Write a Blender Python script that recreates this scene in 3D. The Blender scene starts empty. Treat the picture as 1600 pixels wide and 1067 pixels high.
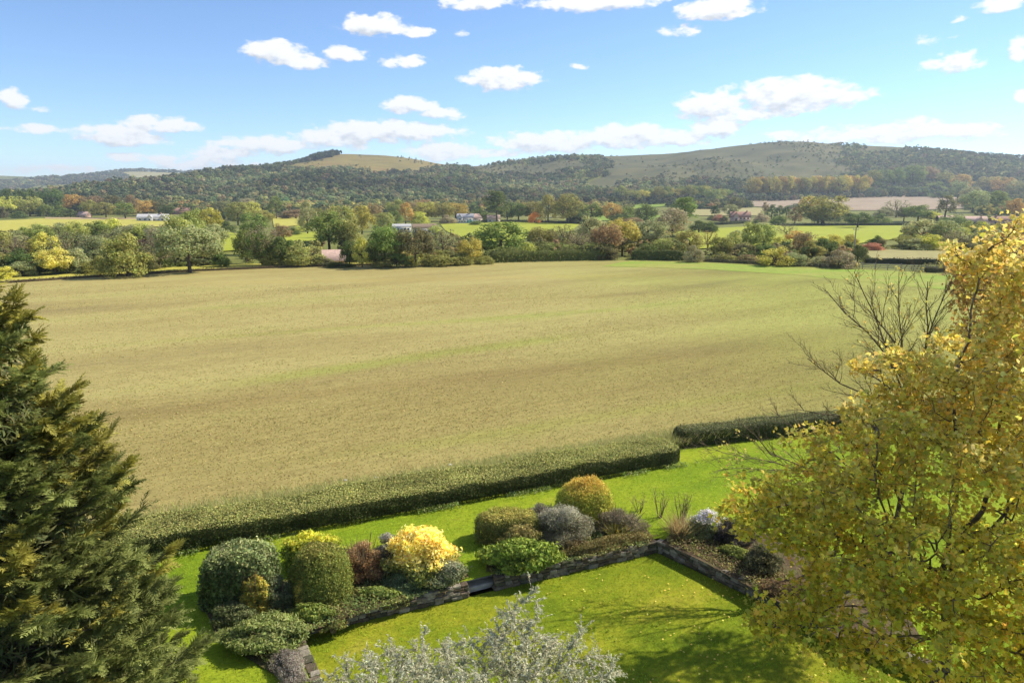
import bpy, math
import numpy as np
from mathutils import Vector, Matrix

# ------------------------------------------------------------------ camera, sky, sun, exposure
scene = bpy.context.scene
COL = scene.collection
CAM_H = 14.0
PITCH = math.radians(12.3)
FPX = 1067.0                       # focal length in pixels of a 1600 px wide picture
cam_data = bpy.data.cameras.new('camera')
cam_data.sensor_width = 36.0
cam_data.lens = 24.0
cam_data.clip_start = 0.1
cam_data.clip_end = 20000.0
cam = bpy.data.objects.new('camera', cam_data)
COL.objects.link(cam)
cam.location = (0, 0, CAM_H)
cam.rotation_euler = (math.radians(90) - PITCH, 0, 0)
scene.camera = cam

SUN_AZ = math.radians(66)          # clockwise from +Y
SUN_EL = math.radians(41)
sun_data = bpy.data.lights.new('sun', 'SUN')
sun_data.energy = 3.7
sun_data.angle = math.radians(0.55)
sun_data.color = (1.0, 0.93, 0.80)
sun = bpy.data.objects.new('sun', sun_data)
COL.objects.link(sun)
sd = Vector((math.sin(SUN_AZ) * math.cos(SUN_EL), math.cos(SUN_AZ) * math.cos(SUN_EL), math.sin(SUN_EL)))
sun.rotation_euler = sd.to_track_quat('Z', 'Y').to_euler()
sun.location = (60, 60, 90)

scene.view_settings.view_transform = 'Standard'
scene.view_settings.look = 'None'
scene.view_settings.gamma = 1.0
scene.view_settings.exposure = 1.0
scene.view_settings.use_curve_mapping = False
scene.render.engine = 'CYCLES'
scene.cycles.use_denoising = True
scene.cycles.max_bounces = 5
scene.cycles.diffuse_bounces = 3
scene.cycles.glossy_bounces = 2
scene.cycles.transmission_bounces = 3
scene.cycles.transparent_max_bounces = 6
scene.cycles.volume_bounces = 0
scene.cycles.caustics_reflective = False
scene.cycles.caustics_refractive = False
scene.cycles.sample_clamp_indirect = 8.0

def ray(px, py):
    u = (px - 800.0) / FPX
    v = (533.5 - py) / FPX
    c, s = math.cos(PITCH), math.sin(PITCH)
    return np.array([u, c + v * s, -s + v * c])

def new_nodes(tree):
    tree.nodes.clear()
    return tree.nodes, tree.links

world = bpy.data.worlds.new('World')
scene.world = world
world.use_nodes = True
SKY_STRENGTH = 0.096

# each cloud: centre and half size in degrees-like picture units, turned into azimuth and elevation here
CLOUDS = [(432,82,52,20,1),(478,98,38,11,.9),(540,85,34,13,1),(588,40,55,18,1),(650,50,32,10,.8),(635,96,52,13,.55),
 (720,52,16,7,.4),(740,4,62,13,.9),(930,4,115,15,.9),(1120,14,68,18,1),(1060,48,52,14,.3),(785,123,60,20,1),
 (1235,150,100,30,1.05),(1110,165,55,24,1),(1320,150,62,16,.65),(1150,181,65,13,.8),(1120,201,44,17,1),
 (20,155,24,17,1),(60,171,26,7,.35),(50,201,66,10,.5),(190,212,74,18,.95),(250,195,70,13,.9),(230,187,32,11,.8),
 (640,165,44,14,1),(692,178,44,11,.7),(605,206,115,18,1),(520,216,66,18,.9),(420,226,86,16,.85),(350,239,56,13,.7),
 (695,237,64,16,.8),(860,222,104,18,.9),(985,213,92,20,1),(1065,216,64,16,.8),(200,246,34,11,.6),(262,249,46,12,.6),
 (330,257,95,16,.55),(80,266,110,12,.35),(1400,208,135,18,.8),(1290,213,84,14,.6),(1500,206,84,16,.75),(1440,190,34,11,.7),
 (1490,98,58,20,.65),(1592,78,18,24,.8),(1596,150,18,12,.6),(1566,8,50,12,.8),(1500,30,24,9,.25),(780,238,80,10,.5),
 (1225,212,40,10,.5),(905,105,22,9,.15),(1460,60,60,12,.12)]

def build_world():
    grp = bpy.data.node_groups.new('cloud_field', 'ShaderNodeTree')
    grp.interface.new_socket('P', in_out='INPUT', socket_type='NodeSocketVector')
    grp.interface.new_socket('F', in_out='OUTPUT', socket_type='NodeSocketFloat')
    n, l = grp.nodes, grp.links
    gi = n.new('NodeGroupInput'); go = n.new('NodeGroupOutput')
    last = None
    for (cx, cy, a, b, o) in CLOUDS:
        d = ray(cx, cy); az = math.atan2(d[0], d[1]); el = math.atan2(d[2], math.hypot(d[0], d[1]))
        d2 = ray(cx + a, cy); az2 = math.atan2(d2[0], d2[1])
        d3 = ray(cx, cy - b); el3 = math.atan2(d3[2], math.hypot(d3[0], d3[1]))
        sub = n.new('ShaderNodeVectorMath'); sub.operation = 'SUBTRACT'; sub.inputs[1].default_value = (az, el, 0)
        l.new(gi.outputs[0], sub.inputs[0])
        mul = n.new('ShaderNodeVectorMath'); mul.operation = 'MULTIPLY'
        mul.inputs[1].default_value = (1 / max(az2 - az, .004), 1 / max(el3 - el, .003), 0)
        l.new(sub.outputs[0], mul.inputs[0])
        dot = n.new('ShaderNodeVectorMath'); dot.operation = 'DOT_PRODUCT'
        l.new(mul.outputs[0], dot.inputs[0]); l.new(mul.outputs[0], dot.inputs[1])
        ma = n.new('ShaderNodeMath'); ma.operation = 'MULTIPLY_ADD'
        ma.inputs[1].default_value = -1.0; ma.inputs[2].default_value = o
        l.new(dot.outputs['Value'], ma.inputs[0])
        if last is None:
            last = ma.outputs[0]
        else:
            mx = n.new('ShaderNodeMath'); mx.operation = 'SMOOTH_MAX'; mx.inputs[2].default_value = .25
            l.new(last, mx.inputs[0]); l.new(ma.outputs[0], mx.inputs[1]); last = mx.outputs[0]
    # loose clouds over the rest of the sky, the same kind as those in view
    sc = n.new('ShaderNodeVectorMath'); sc.operation = 'MULTIPLY'; sc.inputs[1].default_value = (5.0, 13.0, 0)
    l.new(gi.outputs[0], sc.inputs[0])
    ns = n.new('ShaderNodeTexNoise'); ns.inputs['Scale'].default_value = 1.0; ns.inputs['Detail'].default_value = 1.0
    l.new(sc.outputs[0], ns.inputs['Vector'])
    g1 = n.new('ShaderNodeMath'); g1.operation = 'MULTIPLY_ADD'; g1.inputs[1].default_value = 6.0; g1.inputs[2].default_value = -3.6
    l.new(ns.outputs[0], g1.inputs[0])
    sx = n.new('ShaderNodeSeparateXYZ'); l.new(gi.outputs[0], sx.inputs[0])
    ab = n.new('ShaderNodeMath'); ab.operation = 'ABSOLUTE'; l.new(sx.outputs[0], ab.inputs[0])
    m1 = n.new('ShaderNodeMapRange'); m1.inputs[1].default_value = .66; m1.inputs[2].default_value = .8
    m1.inputs[3].default_value = -4; m1.inputs[4].default_value = 0; l.new(ab.outputs[0], m1.inputs[0])
    m2 = n.new('ShaderNodeMapRange'); m2.inputs[1].default_value = .27; m2.inputs[2].default_value = .36
    m2.inputs[3].default_value = -4; m2.inputs[4].default_value = 0; l.new(sx.outputs[1], m2.inputs[0])
    m3 = n.new('ShaderNodeMath'); m3.operation = 'MAXIMUM'; l.new(m1.outputs[0], m3.inputs[0]); l.new(m2.outputs[0], m3.inputs[1])
    g2 = n.new('ShaderNodeMath'); g2.operation = 'ADD'; l.new(g1.outputs[0], g2.inputs[0]); l.new(m3.outputs[0], g2.inputs[1])
    mx = n.new('ShaderNodeMath'); mx.operation = 'MAXIMUM'; l.new(last, mx.inputs[0]); l.new(g2.outputs[0], mx.inputs[1])
    cl = n.new('ShaderNodeMath'); cl.operation = 'MAXIMUM'; cl.inputs[1].default_value = -2.0; l.new(mx.outputs[0], cl.inputs[0])
    # billows
    nb = n.new('ShaderNodeTexNoise'); nb.inputs['Scale'].default_value = 1.0; nb.inputs['Detail'].default_value = 6.0
    nb.inputs['Roughness'].default_value = .62
    sb = n.new('ShaderNodeVectorMath'); sb.operation = 'MULTIPLY'; sb.inputs[1].default_value = (40.0, 75.0, 0)
    l.new(gi.outputs[0], sb.inputs[0]); l.new(sb.outputs[0], nb.inputs['Vector'])
    nn = n.new('ShaderNodeMath'); nn.operation = 'MULTIPLY_ADD'; nn.inputs[1].default_value = 3.6; nn.inputs[2].default_value = -1.7
    l.new(nb.outputs[0], nn.inputs[0])
    ad = n.new('ShaderNodeMath'); ad.operation = 'ADD'; l.new(cl.outputs[0], ad.inputs[0]); l.new(nn.outputs[0], ad.inputs[1])
    l.new(ad.outputs[0], go.inputs[0])

    n, l = new_nodes(world.node_tree)
    out = n.new('ShaderNodeOutputWorld'); bg = n.new('ShaderNodeBackground')
    sky = n.new('ShaderNodeTexSky'); sky.sky_type = 'NISHITA'; sky.sun_disc = False
    sky.sun_elevation = SUN_EL; sky.sun_rotation = SUN_AZ
    sky.air_density = 0.8; sky.dust_density = 0.0; sky.ozone_density = 5.5; sky.altitude = 60
    tc = n.new('ShaderNodeTexCoord')
    sp = n.new('ShaderNodeSeparateXYZ'); l.new(tc.outputs['Generated'], sp.inputs[0])
    at = n.new('ShaderNodeMath'); at.operation = 'ARCTAN2'; l.new(sp.outputs[0], at.inputs[0]); l.new(sp.outputs[1], at.inputs[1])
    asn = n.new('ShaderNodeMath'); asn.operation = 'ARCSINE'; l.new(sp.outputs[2], asn.inputs[0])
    cb = n.new('ShaderNodeCombineXYZ'); l.new(at.outputs[0], cb.inputs[0]); l.new(asn.outputs[0], cb.inputs[1])
    a = n.new('ShaderNodeGroup'); a.node_tree = grp; l.new(cb.outputs[0], a.inputs[0])
    off = n.new('ShaderNodeVectorMath'); off.operation = 'ADD'; off.inputs[1].default_value = (.006, .011, 0)
    l.new(cb.outputs[0], off.inputs[0])
    b = n.new('ShaderNodeGroup'); b.node_tree = grp; l.new(off.outputs[0], b.inputs[0])
    dens = n.new('ShaderNodeMapRange'); dens.interpolation_type = 'SMOOTHSTEP'
    dens.inputs[1].default_value = -.2; dens.inputs[2].default_value = .6; dens.inputs[4].default_value = .97
    l.new(a.outputs[0], dens.inputs[0])
    dif = n.new('ShaderNodeMath'); dif.operation = 'SUBTRACT'; l.new(a.outputs[0], dif.inputs[0]); l.new(b.outputs[0], dif.inputs[1])
    lit = n.new('ShaderNodeMapRange'); lit.interpolation_type = 'SMOOTHSTEP'
    lit.inputs[1].default_value = -1.1; lit.inputs[2].default_value = .45
    l.new(dif.outputs[0], lit.inputs[0])
    cc = n.new('ShaderNodeMix'); cc.data_type = 'RGBA'
    cc.inputs[6].default_value = (3.5, 3.75, 4.1, 1); cc.inputs[7].default_value = (5.6, 5.65, 5.7, 1)
    l.new(lit.outputs[0], cc.inputs[0])
    mix = n.new('ShaderNodeMix'); mix.data_type = 'RGBA'
    l.new(dens.outputs[0], mix.inputs[0]); l.new(sky.outputs[0], mix.inputs[6]); l.new(cc.outputs[2], mix.inputs[7])
    bg.inputs['Strength'].default_value = SKY_STRENGTH
    l.new(mix.outputs[2], bg.inputs[0]); l.new(bg.outputs[0], out.inputs[0])
build_world()

# ------------------------------------------------------------------ helpers
rng = np.random.default_rng(7)
UP = np.array([0, 0, 1.0])

def unit(a):
    return a / np.maximum(np.linalg.norm(a, axis=-1, keepdims=True), 1e-9)

class Geo:
    """collects vertices, faces and vertex colours of ONE mesh"""
    def __init__(self):
        self.V, self.C, self.F, self.n = [], [], [], 0
    def add(self, V, F, C=None):
        V = np.asarray(V, float)
        F = np.asarray(F, np.int64)
        if len(V) == 0 or len(F) == 0: return self
        self.F.append(F + self.n)
        self.V.append(V)
        if C is None: C = np.ones((len(V), 3))
        C = np.asarray(C, float)
        if C.ndim == 1: C = np.tile(C, (len(V), 1))
        self.C.append(C); self.n += len(V)
        return self
    def box(self, x0, x1, y0, y1, z0, z1, C=None):
        V = [(x, y, z) for z in (z0, z1) for y in (y0, y1) for x in (x0, x1)]
        return self.add(V, [(0,2,3,1),(4,5,7,6),(0,1,5,4),(2,6,7,3),(0,4,6,2),(1,3,7,5)], C)
    def mesh(self, name, mat=None, smooth=False):
        me = bpy.data.meshes.new(name)
        V = np.concatenate(self.V); C = np.concatenate(self.C)
        me.vertices.add(len(V)); me.vertices.foreach_set('co', V.astype(np.float32).ravel())
        nl = sum(f.size for f in self.F); nf = sum(len(f) for f in self.F)
        me.loops.add(nl); me.polygons.add(nf)
        me.loops.foreach_set('vertex_index', np.concatenate([f.ravel() for f in self.F]).astype(np.int32))
        tot = np.concatenate([np.full(len(f), f.shape[1]) for f in self.F])
        st = np.concatenate([[0], np.cumsum(tot)[:-1]])
        me.polygons.foreach_set('loop_start', st.astype(np.int32))
        if smooth: me.polygons.foreach_set('use_smooth', np.ones(nf, bool))
        me.update(calc_edges=True)
        at = me.color_attributes.new('col', 'FLOAT_COLOR', 'POINT')
        rgba = np.ones((len(V), 4), np.float32); rgba[:, :3] = C
        at.data.foreach_set('color', rgba.ravel())
        if mat: me.materials.append(mat)
        return me
    def obj(self, name, mat=None, parent=None, smooth=False):
        return link(bpy.data.objects.new(name, self.mesh(name, mat, smooth)), parent)

def link(o, parent=None):
    COL.objects.link(o)
    if parent is not None: o.parent = parent
    return o

def tag(o, label=None, cat=None, group=None, kind=None):
    if label: o['label'] = label
    if cat: o['category'] = cat
    if group: o['group'] = group
    if kind: o['kind'] = kind
    return o

def empty(name, loc=(0, 0, 0), rz=0.0):
    o = link(bpy.data.objects.new(name, None))
    o.location = loc; o.rotation_euler = (0, 0, rz); o.empty_display_size = .3
    return o

def mesh_obj(name, me, parent=None):
    return link(bpy.data.objects.new(name, me), parent)

def fbm(x, y, seed=0, oct=4, sc=1.0):
    """cheap smooth pseudo-noise, about -1..1"""
    r = np.random.default_rng(seed); v = 0; a = 1.0; t = 0
    for i in range(oct):
        f = sc * 2.0 ** i
        for k in range(3):
            th = r.uniform(0, 6.28); ph = r.uniform(0, 6.28)
            v = v + a * np.sin((x * math.cos(th) + y * math.sin(th)) * f * r.uniform(.7, 1.4) + ph + 1.3 * np.sin((x * math.sin(th) - y * math.cos(th)) * f * .6 + ph * 2)) / 3
        t += a; a *= .55
    return v / t * 1.6

def leaf_quads(P, N, size, asp, rs, jit=.8, curl=.12, T=None):
    """rhombic leaves at P, facing N with jitter"""
    n = len(P)
    N = unit(np.asarray(N) + rs.normal(0, jit, (n, 3)))
    if T is None: T = rs.normal(0, 1, (n, 3))
    T = unit(T - N * np.sum(T * N, 1, keepdims=True))
    B = np.cross(N, T)
    s = np.broadcast_to(np.asarray(size, float), (n,))[:, None]
    w = s * asp * .5
    V = np.empty((n, 4, 3))
    V[:, 0] = P - T * s * .5
    V[:, 1] = P + B * w + N * s * curl
    V[:, 2] = P + T * s * .5
    V[:, 3] = P - B * w + N * s * curl
    F = np.arange(n * 4).reshape(n, 4)
    return V.reshape(-1, 3), F

def rep(C, k):
    return np.repeat(C, k, axis=0)

def vary(base, n, rs, amt=.25, hue=.08):
    base = np.asarray(base, float)
    c = np.tile(base, (n, 1)) if base.ndim == 1 else base.copy()
    c = c * (1 + rs.normal(0, amt, (n, 1))).clip(.35, 1.9)
    return (c * (1 + rs.normal(0, hue, (n, 3)))).clip(.002, .95)

def tubes(geo, A, B, ra, rb, sides=5, C=None):
    """tapered prisms from points A to points B"""
    A = np.asarray(A, float); B = np.asarray(B, float); n = len(A)
    if n == 0: return
    D = unit(B - A)
    ref = np.where(np.abs(D[:, 2:3]) > .9, np.array([[1., 0, 0]]), np.array([[0, 0, 1.]]))
    X = unit(np.cross(D, ref)); Y = np.cross(D, X)
    ang = np.arange(sides) * 2 * math.pi / sides
    ring = X[:, None, :] * np.cos(ang)[None, :, None] + Y[:, None, :] * np.sin(ang)[None, :, None]
    Va = A[:, None] + ring * np.asarray(ra)[:, None, None]
    Vb = (B + D * np.asarray(rb)[:, None] * .3)[:, None] + ring * np.asarray(rb)[:, None, None]
    V = np.concatenate([Va, Vb], 1)
    i = np.arange(sides); j = (i + 1) % sides
    f = np.stack([i, j, j + sides, i + sides], 1)
    F = (np.arange(n)[:, None, None] * 2 * sides + f[None]).reshape(-1, 4)
    geo.add(V.reshape(-1, 3), F, None if C is None else rep(np.broadcast_to(C, (n, 3)), 2 * sides))

def colonise(att, start, step, infl, kill, iters, rs, up=0.05):
    """space colonisation: branches that grow into a cloud of points"""
    nodes = [np.asarray(s, float) for s in start]
    par = list(range(-1, len(nodes) - 1))
    alive = np.ones(len(att), bool)
    near = np.full(len(att), -1); nd = np.full(len(att), 1e9)
    def upd(i0):
        new = np.array(nodes[i0:])
        d = np.linalg.norm(att[:, None] - new[None], axis=2)
        k = d.argmin(1); dm = d[np.arange(len(att)), k]
        m = dm < nd
        nd[m] = dm[m]; near[m] = k[m] + i0
    upd(0)
    for it in range(iters):
        m = alive & (nd < infl)
        if not m.any(): break
        ids = near[m]
        dirs = unit(att[m] - np.array(nodes)[ids])
        acc = {}
        for i, d in zip(ids, dirs):
            if i in acc: acc[i] = acc[i] + d
            else: acc[i] = d.copy()
        i0 = len(nodes)
        for i, d in acc.items():
            d = unit(unit(d) + rs.normal(0, .16, 3) + np.array([0, 0, up]))
            nodes.append(nodes[i] + d * step); par.append(i)
        upd(i0)
        alive &= nd > kill
        if len(nodes) > 9000: break
    return np.array(nodes), np.array(par)

def pipe(nodes, par, tip=.008, ex=2.3):
    n = len(nodes); acc = np.zeros(n)
    kids = np.zeros(n, int)
    for i in range(n):
        if par[i] >= 0: kids[par[i]] += 1
    r = np.zeros(n)
    for i in range(n - 1, -1, -1):
        r[i] = tip if acc[i] == 0 else acc[i] ** (1 / ex)
        if par[i] >= 0: acc[par[i]] += r[i] ** ex
    return r, kids

# ------------------------------------------------------------------ materials
MATS = {}
def principled(name, color=(.5, .5, .5), rough=.8, spec=.3):
    m = bpy.data.materials.new(name); m.use_nodes = True
    b = m.node_tree.nodes['Principled BSDF']
    b.inputs['Base Color'].default_value = (*color, 1)
    b.inputs['Roughness'].default_value = rough
    b.inputs['Specular IOR Level'].default_value = spec
    return m, m.node_tree.nodes, m.node_tree.links, b

def foliage_mat(name, trans=.35, rough=.55, spec=.3, use_inst=False, gain=1.0):
    m, n, l, b = principled(name, rough=rough, spec=spec)
    at = n.new('ShaderNodeAttribute'); at.attribute_name = 'col'
    if use_inst:
        oi = n.new('ShaderNodeAttribute'); oi.attribute_type = 'INSTANCER'; oi.attribute_name = 'tint'
        oc = oi.outputs['Color']
    else:
        oi = n.new('ShaderNodeObjectInfo'); oc = oi.outputs['Color']
    mu = n.new('ShaderNodeMix'); mu.data_type = 'RGBA'; mu.blend_type = 'MULTIPLY'; mu.inputs[0].default_value = 1
    l.new(at.outputs['Color'], mu.inputs[6]); l.new(oc, mu.inputs[7])
    gn = n.new('ShaderNodeVectorMath'); gn.operation = 'SCALE'; gn.inputs['Scale'].default_value = gain
    l.new(mu.outputs[2], gn.inputs[0])
    l.new(gn.outputs[0], b.inputs['Base Color'])
    tr = n.new('ShaderNodeBsdfTranslucent'); l.new(gn.outputs[0], tr.inputs[0])
    mx = n.new('ShaderNodeMixShader'); mx.inputs[0].default_value = trans
    l.new(b.outputs[0], mx.inputs[1]); l.new(tr.outputs[0], mx.inputs[2])
    l.new(mx.outputs[0], n['Material Output'].inputs[0])
    return m

M_LEAF = foliage_mat('leaf', .45, .6, .15, gain=1.75)
M_LEAF_DENSE = foliage_mat('leaf_dense', .32, .6, .12, gain=2.0)
M_LEAF_FAR = foliage_mat('leaf_far', .45, .75, .08, gain=1.7)
M_LEAF_INST = foliage_mat('leaf_wood', .4, .8, .05, use_inst=True, gain=1.85)
M_AUTUMN = foliage_mat('autumn_leaf', .52, .6, .12, gain=1.75)
M_NEEDLE = foliage_mat('needle', .3, .6, .12, gain=1.7)

def bark_mat(name, c1, c2, scale=6):
    m, n, l, b = principled(name, rough=.9, spec=.15)
    g = n.new('ShaderNodeNewGeometry')
    ns = n.new('ShaderNodeTexNoise'); ns.inputs['Scale'].default_value = scale; ns.inputs['Detail'].default_value = 5
    l.new(g.outputs['Position'], ns.inputs['Vector'])
    r = n.new('ShaderNodeValToRGB'); r.color_ramp.elements[0].position = .35; r.color_ramp.elements[1].position = .7
    r.color_ramp.elements[0].color = (*c1, 1); r.color_ramp.elements[1].color = (*c2, 1)
    l.new(ns.outputs[0], r.inputs[0]); l.new(r.outputs[0], b.inputs['Base Color'])
    bp = n.new('ShaderNodeBump'); bp.inputs['Strength'].default_value = .6; bp.inputs['Distance'].default_value = .03
    l.new(ns.outputs[0], bp.inputs['Height']); l.new(bp.outputs[0], b.inputs['Normal'])
    return m
M_BARK = bark_mat('bark', (.05, .038, .027), (.15, .12, .09))
M_BARK_PALE = bark_mat('bark_pale', (.13, .105, .08), (.32, .27, .21))
M_TWIG = bark_mat('twig', (.09, .065, .04), (.22, .17, .11))

def ground_mat(name, colors, scale=.1, stretch=(1, 1), rot=0.0, bump=.4, fine=2.5, fine_amt=.5, bdist=.05, ramp=(.3, .7), rough=.95, detail=8):
    """soil or grass: broad patches of several colours, stretched along the rows, with fine mottling and relief"""
    m, n, l, b = principled(name, rough=rough, spec=.08)
    g = n.new('ShaderNodeNewGeometry')
    mp = n.new('ShaderNodeMapping'); mp.vector_type = 'TEXTURE'
    mp.inputs['Rotation'].default_value = (0, 0, rot); mp.inputs['Scale'].default_value = (stretch[0], stretch[1], 1)
    l.new(g.outputs['Position'], mp.inputs['Vector'])
    n1 = n.new('ShaderNodeTexNoise'); n1.inputs['Scale'].default_value = scale; n1.inputs['Detail'].default_value = detail; n1.inputs['Roughness'].default_value = .6
    l.new(mp.outputs[0], n1.inputs['Vector'])
    r = n.new('ShaderNodeValToRGB')
    k = len(colors)
    while len(r.color_ramp.elements) < k: r.color_ramp.elements.new(.5)
    for i, c in enumerate(colors):
        r.color_ramp.elements[i].position = ramp[0] + (ramp[1] - ramp[0]) * i / max(1, k - 1)
    for i, c in enumerate(colors):
        r.color_ramp.elements[i].color = (*c, 1)
    l.new(n1.outputs[0], r.inputs[0])
    n2 = n.new('ShaderNodeTexNoise'); n2.inputs['Scale'].default_value = fine; n2.inputs['Detail'].default_value = 6; n2.inputs['Roughness'].default_value = .72
    l.new(mp.outputs[0], n2.inputs['Vector'])
    mr = n.new('ShaderNodeMapRange'); mr.inputs[1].default_value = .3; mr.inputs[2].default_value = .7
    mr.inputs[3].default_value = 1 - fine_amt; mr.inputs[4].default_value = 1 + fine_amt
    l.new(n2.outputs[0], mr.inputs[0])
    mu = n.new('ShaderNodeMix'); mu.data_type = 'RGBA'; mu.blend_type = 'MULTIPLY'; mu.inputs[0].default_value = 1
    l.new(r.outputs[0], mu.inputs[6]); l.new(mr.outputs[0], mu.inputs[7])
    l.new(mu.outputs[2], b.inputs['Base Color'])
    if bump:
        bp = n.new('ShaderNodeBump'); bp.inputs['Strength'].default_value = bump; bp.inputs['Distance'].default_value = bdist
        l.new(n2.outputs[0], bp.inputs['Height']); l.new(bp.outputs[0], b.inputs['Normal'])
    return m

def green_side(m):
    # the crop has come up greener towards the east side of the field
    n, l = m.node_tree.nodes, m.node_tree.links
    b = n['Principled BSDF']; src = b.inputs['Base Color'].links[0].from_socket
    g = n.new('ShaderNodeNewGeometry'); sp = n.new('ShaderNodeSeparateXYZ'); l.new(g.outputs['Position'], sp.inputs[0])
    ns = n.new('ShaderNodeTexNoise'); ns.inputs['Scale'].default_value = .05; ns.inputs['Detail'].default_value = 5; l.new(g.outputs['Position'], ns.inputs['Vector'])
    ad = n.new('ShaderNodeMath'); ad.operation = 'MULTIPLY_ADD'; ad.inputs[1].default_value = 45; l.new(ns.outputs[0], ad.inputs[0]); l.new(sp.outputs[0], ad.inputs[2])
    mr = n.new('ShaderNodeMapRange'); mr.interpolation_type = 'SMOOTHSTEP'; mr.inputs[1].default_value = 12; mr.inputs[2].default_value = 75; mr.inputs[4].default_value = .75; l.new(ad.outputs[0], mr.inputs[0])
    mx = n.new('ShaderNodeMix'); mx.data_type = 'RGBA'; mx.blend_type = 'MULTIPLY'; mx.inputs[7].default_value = (.76, 1.0, .52, 1)
    l.new(mr.outputs[0], mx.inputs[0]); l.new(src, mx.inputs[6]); src = mx.outputs[2]
    # regrowth bands, darker wheelings, and the near field's view-angle darkening put into colour
    def math_(op, a, bb=None, c=None):
        q = n.new('ShaderNodeMath'); q.operation = op
        for k, v in enumerate((a, bb, c)):
            if v is None: continue
            if isinstance(v, (int, float)): q.inputs[k].default_value = v
            else: l.new(v, q.inputs[k])
        return q.outputs[0]
    wob = math_('MULTIPLY_ADD', ns.outputs[0], 9.0, -4.5)
    for (p, q, width, amt, tint) in [((-23.0, 48.0), (8.0, 68.0), 2.4, .55, (.70, .98, .42, 1)), ((-40, 62.0), (20.0, 85.0), 1.6, .35, (.75, 1.0, .5, 1)), ((-30, 40.0), (25.0, 62.0), 2.2, .4, (.82, .74, .74, 1)),
                                     ((-50, 78.0), (30.0, 98.0), 2.6, .4, (.85, .78, .76, 1)), ((-14, 33.0), (30.0, 52.0), 1.4, .3, (.8, 1.0, .55, 1)), ((-60, 105.0), (50.0, 122.0), 4.0, .35, (1.08, 1.0, .85, 1)), ((-60, 18.0), (60.0, 68.0), 20.0, .8, (.80, .77, .70, 1)), ((-50, 30.0), (50.0, 72.0), 7.0, .35, (.84, .78, .78, 1)), ((-80, 118.0), (60.0, 140.0), 7.0, .3, (.86, .84, .8, 1))]:
        dx, dy = q[0] - p[0], q[1] - p[1]; L_ = math.hypot(dx, dy); nx_, ny_ = -dy / L_, dx / L_
        sd_ = math_('MULTIPLY_ADD', sp.outputs[0], nx_, -(nx_ * p[0] + ny_ * p[1])); sd_ = math_('MULTIPLY_ADD', sp.outputs[1], ny_, sd_)
        sd_ = math_('MULTIPLY_ADD', wob, .35, sd_); sd_ = math_('ABSOLUTE', sd_)
        al = math_('MULTIPLY_ADD', sp.outputs[0], dx / L_, -(dx * p[0] + dy * p[1]) / L_); al = math_('MULTIPLY_ADD', sp.outputs[1], dy / L_, al)
        al = math_('ABSOLUTE', math_('MULTIPLY_ADD', al, 2 / L_, -1.0))
        f1 = n.new('ShaderNodeMapRange'); f1.interpolation_type = 'SMOOTHSTEP'; f1.inputs[1].default_value = width; f1.inputs[2].default_value = 0; f1.inputs[4].default_value = amt; l.new(sd_, f1.inputs[0])
        f2 = n.new('ShaderNodeMapRange'); f2.interpolation_type = 'SMOOTHSTEP'; f2.inputs[1].default_value = 1.1; f2.inputs[2].default_value = .5; l.new(al, f2.inputs[0])
        fac = math_('MULTIPLY', f1.outputs[0], f2.outputs[0])
        mx = n.new('ShaderNodeMix'); mx.data_type = 'RGBA'; mx.blend_type = 'MULTIPLY'; mx.inputs[7].default_value = tint
        l.new(fac, mx.inputs[0]); l.new(src, mx.inputs[6]); src = mx.outputs[2]
    # drill rows
    wv = n.new('ShaderNodeTexWave'); wv.inputs['Scale'].default_value = .42; wv.inputs['Distortion'].default_value = .8; wv.inputs['Detail'].default_value = 3; wv.inputs['Detail Scale'].default_value = 1.5
    mp = n.new('ShaderNodeMapping'); mp.inputs['Rotation'].default_value = (0, 0, math.radians(90) - ROW * .9); l.new(g.outputs['Position'], mp.inputs[0]); l.new(mp.outputs[0], wv.inputs['Vector'])
    wr = n.new('ShaderNodeMapRange'); wr.inputs[3].default_value = .965; wr.inputs[4].default_value = 1.02; l.new(wv.outputs['Fac'], wr.inputs[0])
    mx = n.new('ShaderNodeMix'); mx.data_type = 'RGBA'; mx.blend_type = 'MULTIPLY'; mx.inputs[0].default_value = 1
    l.new(src, mx.inputs[6]); l.new(wr.outputs[0], mx.inputs[7]); l.new(mx.outputs[2], b.inputs['Base Color'])

# ------------------------------------------------------------------ the land
RIDGE = [(-500,318),(60,316),(180,309),(250,297),(330,283),(390,267),(440,260),(490,246),(530,239),(600,243),(650,249),(705,260),
 (740,262),(800,253),(870,246),(910,246),(960,245),(1000,243),(1060,240),(1120,231),(1200,223),(1250,221),(1300,226),
 (1350,228),(1420,231),(1500,240),(1600,247),(2100,258)]
FAR = [(-900,280),(-200,276),(0,274),(60,277),(115,279),(150,273),(200,266),(280,269),(330,271),(420,279),(700,296),(1800,300)]
Y_RIDGE, Y_FAR = 1900.0, 3900.0
def ridge_xz(tab, Y):
    xs, zs = [], []
    for px, py in tab:
        d = ray(px, py); k = Y / d[1]
        xs.append(d[0] * k); zs.append(CAM_H + d[2] * k)
    return np.array(xs), np.array(zs)
RX, RZ = ridge_xz(RIDGE, Y_RIDGE)
FX, FZ = ridge_xz(FAR, Y_FAR)
def smooth_interp(x, xs, zs, w):
    return sum(np.interp(x + o, xs, zs) for o in (-w, -w / 2, 0, w / 2, w)) / 5

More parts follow.
